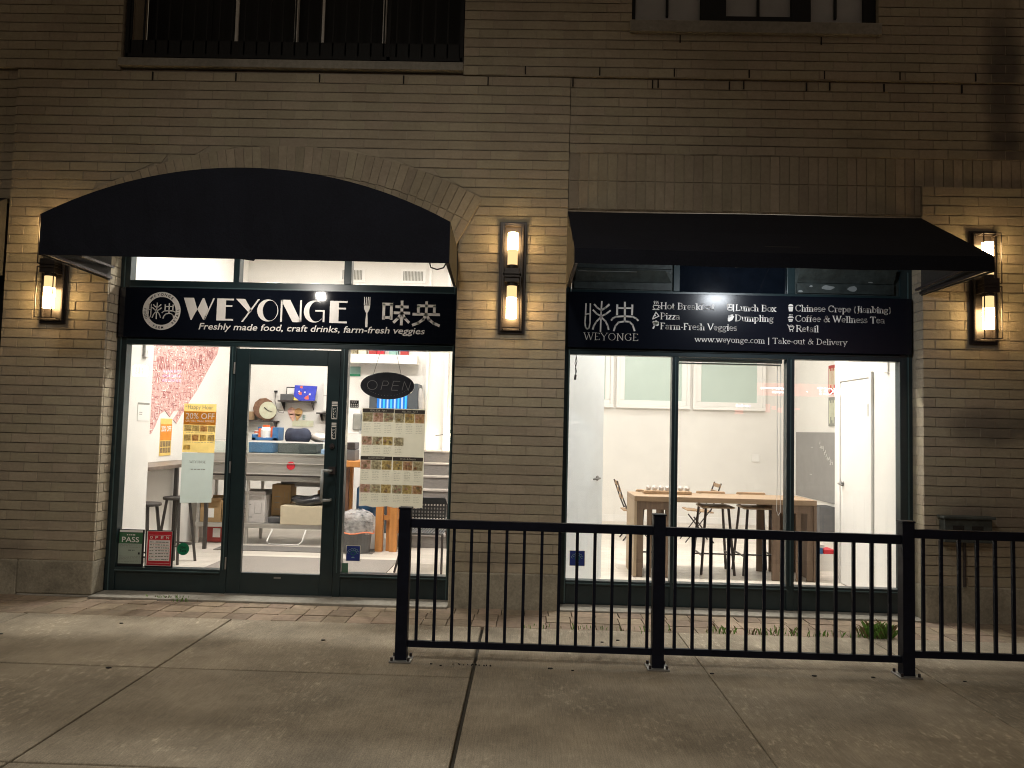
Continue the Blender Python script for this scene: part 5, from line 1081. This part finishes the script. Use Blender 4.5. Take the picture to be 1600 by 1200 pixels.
for cx0, cx1, top, ttl in ((x0+.006, xm-.004, 1.790, 'MEAL BOX · Part 1'), (xm+.004, x1-.004, 1.786, 'MEAL BOX · Part 2'), (x0+.002, xm-.006, 1.338, 'ALL DAY BREAKFAST'), (xm+.002, x1-.008, 1.336, 'Drinks & Sweets')):
    b.box(cx0, cx1, y1-.0008, y1, top-.036, top, 1); put_text(b, ttl, cx0+.07, cx1-.07, top-.026, .018, y1-.002, 0, offset=.01); w = (cx1-cx0)/3
    for q in range(3): photo(cx0+q*w+.003, cx0+(q+1)*w-.003, top-.125, top-.038, q+int(top*10)+(2 if cx0 > -1.3 else 0))
    for q in range(3):
        if cx0 < -1.3 or top < 1.5 or q == 0: photo(cx0+q*w+.003, cx0+(q+1)*w-.003, top-.345, top-.265, q+3+(1 if cx0 > -1.3 else 0))
        for zz in (.143,.158,.173,.19,.205,.225) : lines(b, cx0+q*w+.014, cx0+(q+1)*w-.02, (top-zz,), y1, 7, .0035, q+int(zz*1000))
        for zz in (.365,.38,.395,.41,.425) :
            if cx0 < -1.3 or top < 1.5 or q == 0: lines(b, cx0+q*w+.014, cx0+(q+1)*w-.02, (top-zz,), y1, 7, .0035, q+int(zz*900))
b.build('menu_paper', [PAPER, mat('menu_header', (.05,.04,.035), .6), FOOD[0], FOOD[1], FOOD[2], FOOD[3], FOOD[4], mat('faint_print', (.42,.41,.35), .7, trans=.6)], t)
for nm, lab, x0, x1, z0, z1 in (('blue_sticker','square blue decal with pale swirls at the bottom of the pane right of the door',-1.68,-1.545,.345,.492), ('blue_sticker','square blue decal with pale swirls low in the first pane of the right shop',.43,.575,.36,.505)):
    b = MB(); b.box(x0,x1,PYF+.0,PYF+.002,z0,z1,0); b.box(x0+.004,x1-.004,PYF-.0006,PYF,z0+.004,z1-.004,1); cx, cz = (x0+x1)/2, (z0+z1)/2+.012
    for q in range(6):
        a = rad(15+q*30); b.ribbon(arc(cx+.045*math.cos(a), cz-.01+.035*math.sin(a), .011, .011, 0, 300, 8), .004, PYF-.0008, .001, 2)
    b.ribbon(arc(cx,cz-.012,.022,.016,0,360,10), .006, PYF-.0008, .001, 3); b.prism([(cx-.02,cz-.055),(cx+.02,cz-.055),(cx,cz-.042)], PYF-.0015, PYF-.0008, 2)
    tag(b.build(nm, [PAPER, BLUP, TEAL, GRNC]), lab, 'sticker')
b = MB(); b.box(-1.715,-1.655,PYF,PYF+.002,.237,.325); tag(b.build('green_sticker', mat('olive_sticker', (.08,.17,.11), .5)), 'small plain green decal in the bottom corner beside the blue one', 'sticker')
b = MB(); b.box(-1.695,-1.612,PYF,PYF+.002,1.795,1.865,0)
for q in range(4):
    for r in range(2): b.box(-1.688+q*.019,-1.676+q*.019,PYF-.0006,PYF,1.804+r*.018,1.814+r*.018,1)
lines(b, -1.68,-1.63,(1.845,), PYF, 1, .008, 4); tag(b.build('payment_sticker', [BLK, PLASTERW]), 'small black payment card sticker beside the door frame', 'sticker')
# hanging oval OPEN sign, unlit
t = thing('open_sign', 'unlit dark oval OPEN sign hanging on a chain in the pane right of the door', 'sign', (-1.36,.33,1.89))
b = MB(); e = [(-1.36+.262*math.cos(a*math.pi/20), 2.017+.132*math.sin(a*math.pi/20)) for a in range(40)]; b.prism(e, .325, .350); b.build('oval_board', mat('dark_acrylic', (.05,.05,.062), .2, var=.4, scale=6), t, bevel=.006)
b = MB(); Wd = .006; zc = 2.02
b.ribbon(arc(-1.505,zc,.048,.044,0,360,16), Wd, .3245, .001); b.ribbon([(-1.42,zc-.045),(-1.40,zc+.042),(-1.36,zc+.042),(-1.345,zc+.02),(-1.36,zc),(-1.41,zc)], Wd, .3245, .001)
for q in ((-1.32,-.045,-1.30,.042),(-1.30,.042,-1.235,.042),(-1.31,0,-1.25,0),(-1.32,-.045,-1.255,-.045),(-1.215,-.045,-1.195,.042),(-1.195,.042,-1.155,-.045),(-1.155,-.045,-1.13,.042)): b.ribbon([(q[0],zc+q[1]),(q[2],zc+q[3])], Wd, .3245, .001)
for q in range(16): a = rad(200+q*9); b.ribbon([(-1.36+.20*math.cos(a),zc+.10*math.sin(a)),(-1.36+.20*math.cos(a)+.005,zc+.10*math.sin(a))], .005, .3245, .001)
b.build('tube_letters', mat('tube_grey', (.24,.23,.24), .4), t)
for x0, x1 in ((-1.50,-1.425),(-1.23,-1.30)): MB().tube([(x0,.338,2.125),(x1,.338,2.40)], .0028, 5).build('chain', GREYT, t)

# ============================================================ RIGHT SHOP
def door_leaf(name, lab, pts, m, loc): return None
t = thing('open_door', 'plain cool white door standing ajar at the left of the right shop', 'door', (.6,1.2,.02))
b = MB(); a = (.40,.95); c = (.815,1.45); nx_, ny_ = .77*.04, -.64*.04
b.prismz([a, c, (c[0]+.03,c[1]-.027), (a[0]+.03,a[1]-.027)], .03, 2.95); b.build('leaf', GREYW, t, bevel=.003)
def lever(px, py, z, dx, dy, nx, ny, par, flip=1):
    b = MB(); b.tube([(px,py,z),(px+nx*.02,py+ny*.02,z)], .028, 14); b.tube([(px+nx*.02,py+ny*.02,z),(px+nx*.055,py+ny*.055,z),(px+nx*.06+dx*.03,py+ny*.06+dy*.03,z),(px+nx*.06+dx*.13,py+ny*.06+dy*.13,z-.006)], .0095, 8); b.build('handle', mat('lever_metal', (.20,.19,.18), .35, metal=.3) if 'lever_metal' not in MATS else MATS['lever_metal'], par, smooth=True)
lever(.765,1.35,1.12, -.64,-.77, .77,-.64, t)
for i, (xa, xb) in enumerate(((.50,1.55),(1.60,2.93),(2.98,4.28))):
    t = thing('high_window', ['high white framed frosted window partly behind the ajar door','middle high white framed frosted window on the back wall','right high white framed frosted window on the back wall'][i], 'window', ((xa+xb)/2,6.88,2.06), 'high windows on the back wall')
    b = MB(); z0, z1 = 2.06, 3.5; b.box(xa,xb,6.82,6.899,z0,z0+.06); b.box(xa,xa+.06,6.83,6.899,z0+.06,z1); b.box(xb-.06,xb,6.83,6.899,z0+.06,z1); b.box(xa+.06,xb-.06,6.85,6.895,z0+.061,z0+.145); b.box(xa+.061,xa+.15,6.85,6.895,z0+.146,z1); b.box(xb-.15,xb-.061,6.85,6.895,z0+.146,z1); b.build('frame', PLASTERW, t, bevel=.006)
    MB().box(xa+.15,xb-.15,6.875,6.89,z0+.146,z1).build('pane', FROST, t)
t = thing('side_door', 'white slab door with a lever handle in the right side wall', 'door', (3.5,1.2,.02))
MB().box(3.50,3.519,.88,1.59,.03,2.24).build('leaf', PLASTERW, t, bevel=.003)
b = MB(); b.box(3.492,3.5195,.81,.872,.02,2.31); b.box(3.492,3.5195,1.598,1.66,.02,2.31); b.box(3.492,3.5195,.873,1.597,2.248,2.31); b.build('casing', PLASTERW, t, bevel=.006)
lever(3.50,1.52,1.12, 0,-1, -1,0, t); MB().box(3.489,3.50,.872,.882,1.85,1.98).build('hinge', STEELG, t)
tag(MB().box(3.49,3.52,.44,.52,2.27,2.46).build('wall_switch', PLASTERW, bevel=.004), 'white switch box high on the wall right of the side door', 'switch')
b = MB(); b.box(4.745,4.76,4.5,6.62,.60,1.70,0)
for q in range(16):
    y_, z_ = 5.5-q*.035+random.uniform(-.02,.02), 1.50-q*.022+random.uniform(-.04,.04); b.box(4.7435,4.745,y_,y_+random.uniform(.02,.06),z_,z_+.006,1); b.box(4.7435,4.745,y_,y_+.008,z_,z_+.04,1)
b.box(4.7435,4.745,5.8,5.9,1.45,1.455,1); b.box(4.7435,4.745,5.85,5.95,1.0,1.005,1); tag(b.build('chalkboard', [CHALK, PLASTERW]), 'big grey chalkboard with faint scribbles on the far right wall', 'chalkboard')
for i, (z0, z1, m, lab) in enumerate(((2.30,2.75,REDBOX,'red and grey picture on the far right wall, upper one'),(1.80,2.25,GREYT,'grey picture on the far right wall just over the chalkboard'))):
    b = MB(); b.box(4.74,4.76,4.75,5.14,z0,z1,0)
    for q in range(7): b.box(4.738,4.74,4.8+.045*q,4.83+.045*q,z0+.04+.05*(q%3),z1-.05-.04*(q%2),1)
    tag(b.build('wall_picture', [m, CREAM]), lab, 'picture')
t = thing('air_purifier', 'dark upright appliance with a round dial below the chalkboard', 'appliance', (4.55,5.0,.02)); MB().box(4.50,4.74,4.85,5.22,.12,.56).build('body', GREYP, t, bevel=.01); MB().tube([(4.499,5.05,.42),(4.49,5.05,.42)], .04, 16).build('dial', PLASTERW, t); MB().box(4.45,4.75,4.8,5.3,.02,.118).build('base', PLASTERW, t)
t = thing('book_pile', 'untidy pile of colourful boxes on a low white stand at the right', 'box pile', (3.62,2.6,.02)); MB().box(3.42,3.9,2.35,2.75,.02,.22).build('stand', PLASTERW, t)
for i, (x0, x1, z0, z1, m) in enumerate(((3.42,3.6,.222,.29,BLUE),(3.61,3.75,.222,.27,RED),(3.44,3.62,.292,.33,BOXW),(3.45,3.56,.332,.385,ARTR))): MB().box(x0,x1,2.36,2.6,z0,z1).build('packet', m, t, bevel=.003)
# bar table with slatted end frames
t = thing('bar_table', 'long oak bar table with slatted pedestal ends behind the right windows', 'bar table', (2.23,1.93,.02))
MB().box(1.222,3.245,1.6,2.25,.86,.918).build('table_top', WOODT, t, bevel=.004)
for k, (xa, xb) in enumerate(((1.24,1.66),(2.76,3.23))):
    for yy in (1.62,2.20):
        b = MB(); b.box(xa,xb,yy,yy+.03,.77,.86); b.box(xa,xa+.085,yy,yy+.03,.02,.77); b.box(xb-.085,xb,yy,yy+.03,.02,.77); n_ = 2
        for q in range(n_): xx = xa+.085+(xb-xa-.17)*(q+1)/(n_+1)-.04+.02*q; b.box(xx,xx+.05,yy+.003,yy+.027,.02,.77)
        b.build('slatted_frame', WOODL, t, bevel=.003)
    MB().box(1.222 if k == 0 else 3.215, 1.252 if k == 0 else 3.245, 1.605, 2.245, .02, .859).build('end_panel', WOODP if k == 0 else WOODL, t)  # left end gets paler oak, the light falling on it painted in
def bar_stool(x, y):
    t = thing('bar_chair', 'left one of two low backed bar chairs behind the oak table', 'bar chair', (x,y,.02), 'bar chairs at the oak table')
    b = MB(); b.prismz([(x-.19,y-.19),(x+.19,y-.19),(x+.18,y+.18),(x-.18,y+.18)], .775, .80); b.build('seat', WOODP, t, bevel=.01)
    b = MB(); b.prism([(x-.175,.925),(x-.165,.945),(x+.165,.945),(x+.175,.925),(x+.175,.90),(x-.175,.90)], y+.19, y+.215); b.build('backrest', TAN, t, bevel=.008)
    for sx in (-1,1):
        MB().bar((x+sx*.13,y-.13,.775),(x+sx*.19,y-.19,.02), .022).build('leg', DKMET, t); MB().bar((x+sx*.13,y+.17,.92),(x+sx*.20,y+.24,.02), .022).build('leg', DKMET, t)
    b = MB(); b.bar((x-.175,y-.175,.26),(x+.175,y-.175,.26), .016); b.bar((x-.185,y+.215,.20),(x+.185,y+.215,.20), .016); b.bar((x-.18,y-.18,.24),(x-.18,y+.21,.24), .016); b.bar((x+.18,y-.18,.24),(x+.18,y+.21,.24), .016); b.build('foot_rail', DKMET, t); return t
s0 = bar_stool(2.22, 2.05); dup(s0, (2.70,2.05,.02), 'right one of two low backed bar chairs behind the oak table'); dup(s0, (1.50,2.05,.02), 'bar chair half hidden behind the left slatted end of the oak table')
t = thing('serving_tray', 'dark tray with a row of cream coloured cups on the oak table', 'tray', (1.66,2.0,.918)); MB().box(1.38,1.93,1.93,2.1,.919,.955).build('tray_base', TAN, t, bevel=.005)
for k in range(7):
    x = 1.43+k*.075; b = MB(); b.tube([(x,2.0,.955),(x+.008,2.0,.985),(x+.02,2.0,1.005)], [.022,.032,.026], 10); b.build('cup', BOXW, t)
def fold_chair(x, y, face, lab):
    t = thing('folding_chair', lab, 'folding chair', (x,y,.02), 'wooden slat folding chairs at the back')
    f = face; m = MB()
    for q in range(6): xx = x-.17+q*.068; m.box(xx-.026,xx+.026,y-.19,y+.19,.455+.012*(q*f if f > 0 else 5-q)/2,.472+.012*(q*f if f > 0 else 5-q)/2)
    m.build('seat', TAN, t)
    for yy in (y-.2,y+.2):
        MB().bar((x+f*.22,yy,.02),(x-f*.14,yy,.50), .022, .012).build('leg', DKMET, t)
        MB().tube([(x-f*.20,yy*1.0,.02),(x+f*.10,yy,.40),(x+f*.0+f*-.0,yy,.40)][:2], .011).build('leg', DKMET, t)
        MB().tube([(x-f*.14,yy,.48),(x-f*.20,yy,.62),(x-f*.30,yy,.90)], .011).build('back_post', DKMET, t)
    b = MB()
    for z_, xx in ((.86,-.285),(.76,-.25),(.66,-.215)): b.bar((x+f*xx,y-.21,z_),(x+f*xx,y+.21,z_), .012, .055)
    b.build('backrest', TAN, t)
fold_chair(1.66, 4.65, 1, 'wooden folding chair at far left, its back leaning to the left'); fold_chair(2.60, 4.65, -1, 'wooden folding chair behind the middle of the oak table, back to the right')
t = thing('roller_blind', 'rolled up grey blind at the top of the middle pane', 'blind', (1.93,.36,2.33)); b = MB(); b.tube([(1.43,.36,2.345),(2.44,.36,2.345)], .024, 12); b.box(1.44,2.43,.345,.375,2.30,2.312); b.build('roll', mat('blind_grey', (.30,.33,.36), .6), t)
b = MB(); b.tube([(2.40,.36,2.33),(2.405,.36,1.3),(2.40,.36,.92),(2.415,.36,.87),(2.435,.36,.90),(2.43,.36,2.33)], .003, 5); b.build('pull_chain', PLASTERW, t)
b = MB(); b.tube([(.455,.36,2.40),(.47,.36,2.30),(.455,.36,2.22),(.462,.36,2.16)], .004, 5); b.tube([(.47,.36,2.40),(.452,.36,2.28),(.468,.36,2.2),(.458,.36,2.15)], .004, 5); b.tube([(.46,.36,2.17),(.455,.36,2.12)], .011, 8); tag(b.build('loose_cable', BLK), 'loose black cable hanging at the top left of the first right pane', 'cable')
tag(MB().box(4.05,4.19,6.88,6.899,1.15,1.28).build('wall_outlet', PLASTERW, bevel=.004), 'white outlet plate on the plain back wall', 'outlet')
for o in bpy.data.objects:
    if '_o' in o.keys(): del o['_o']
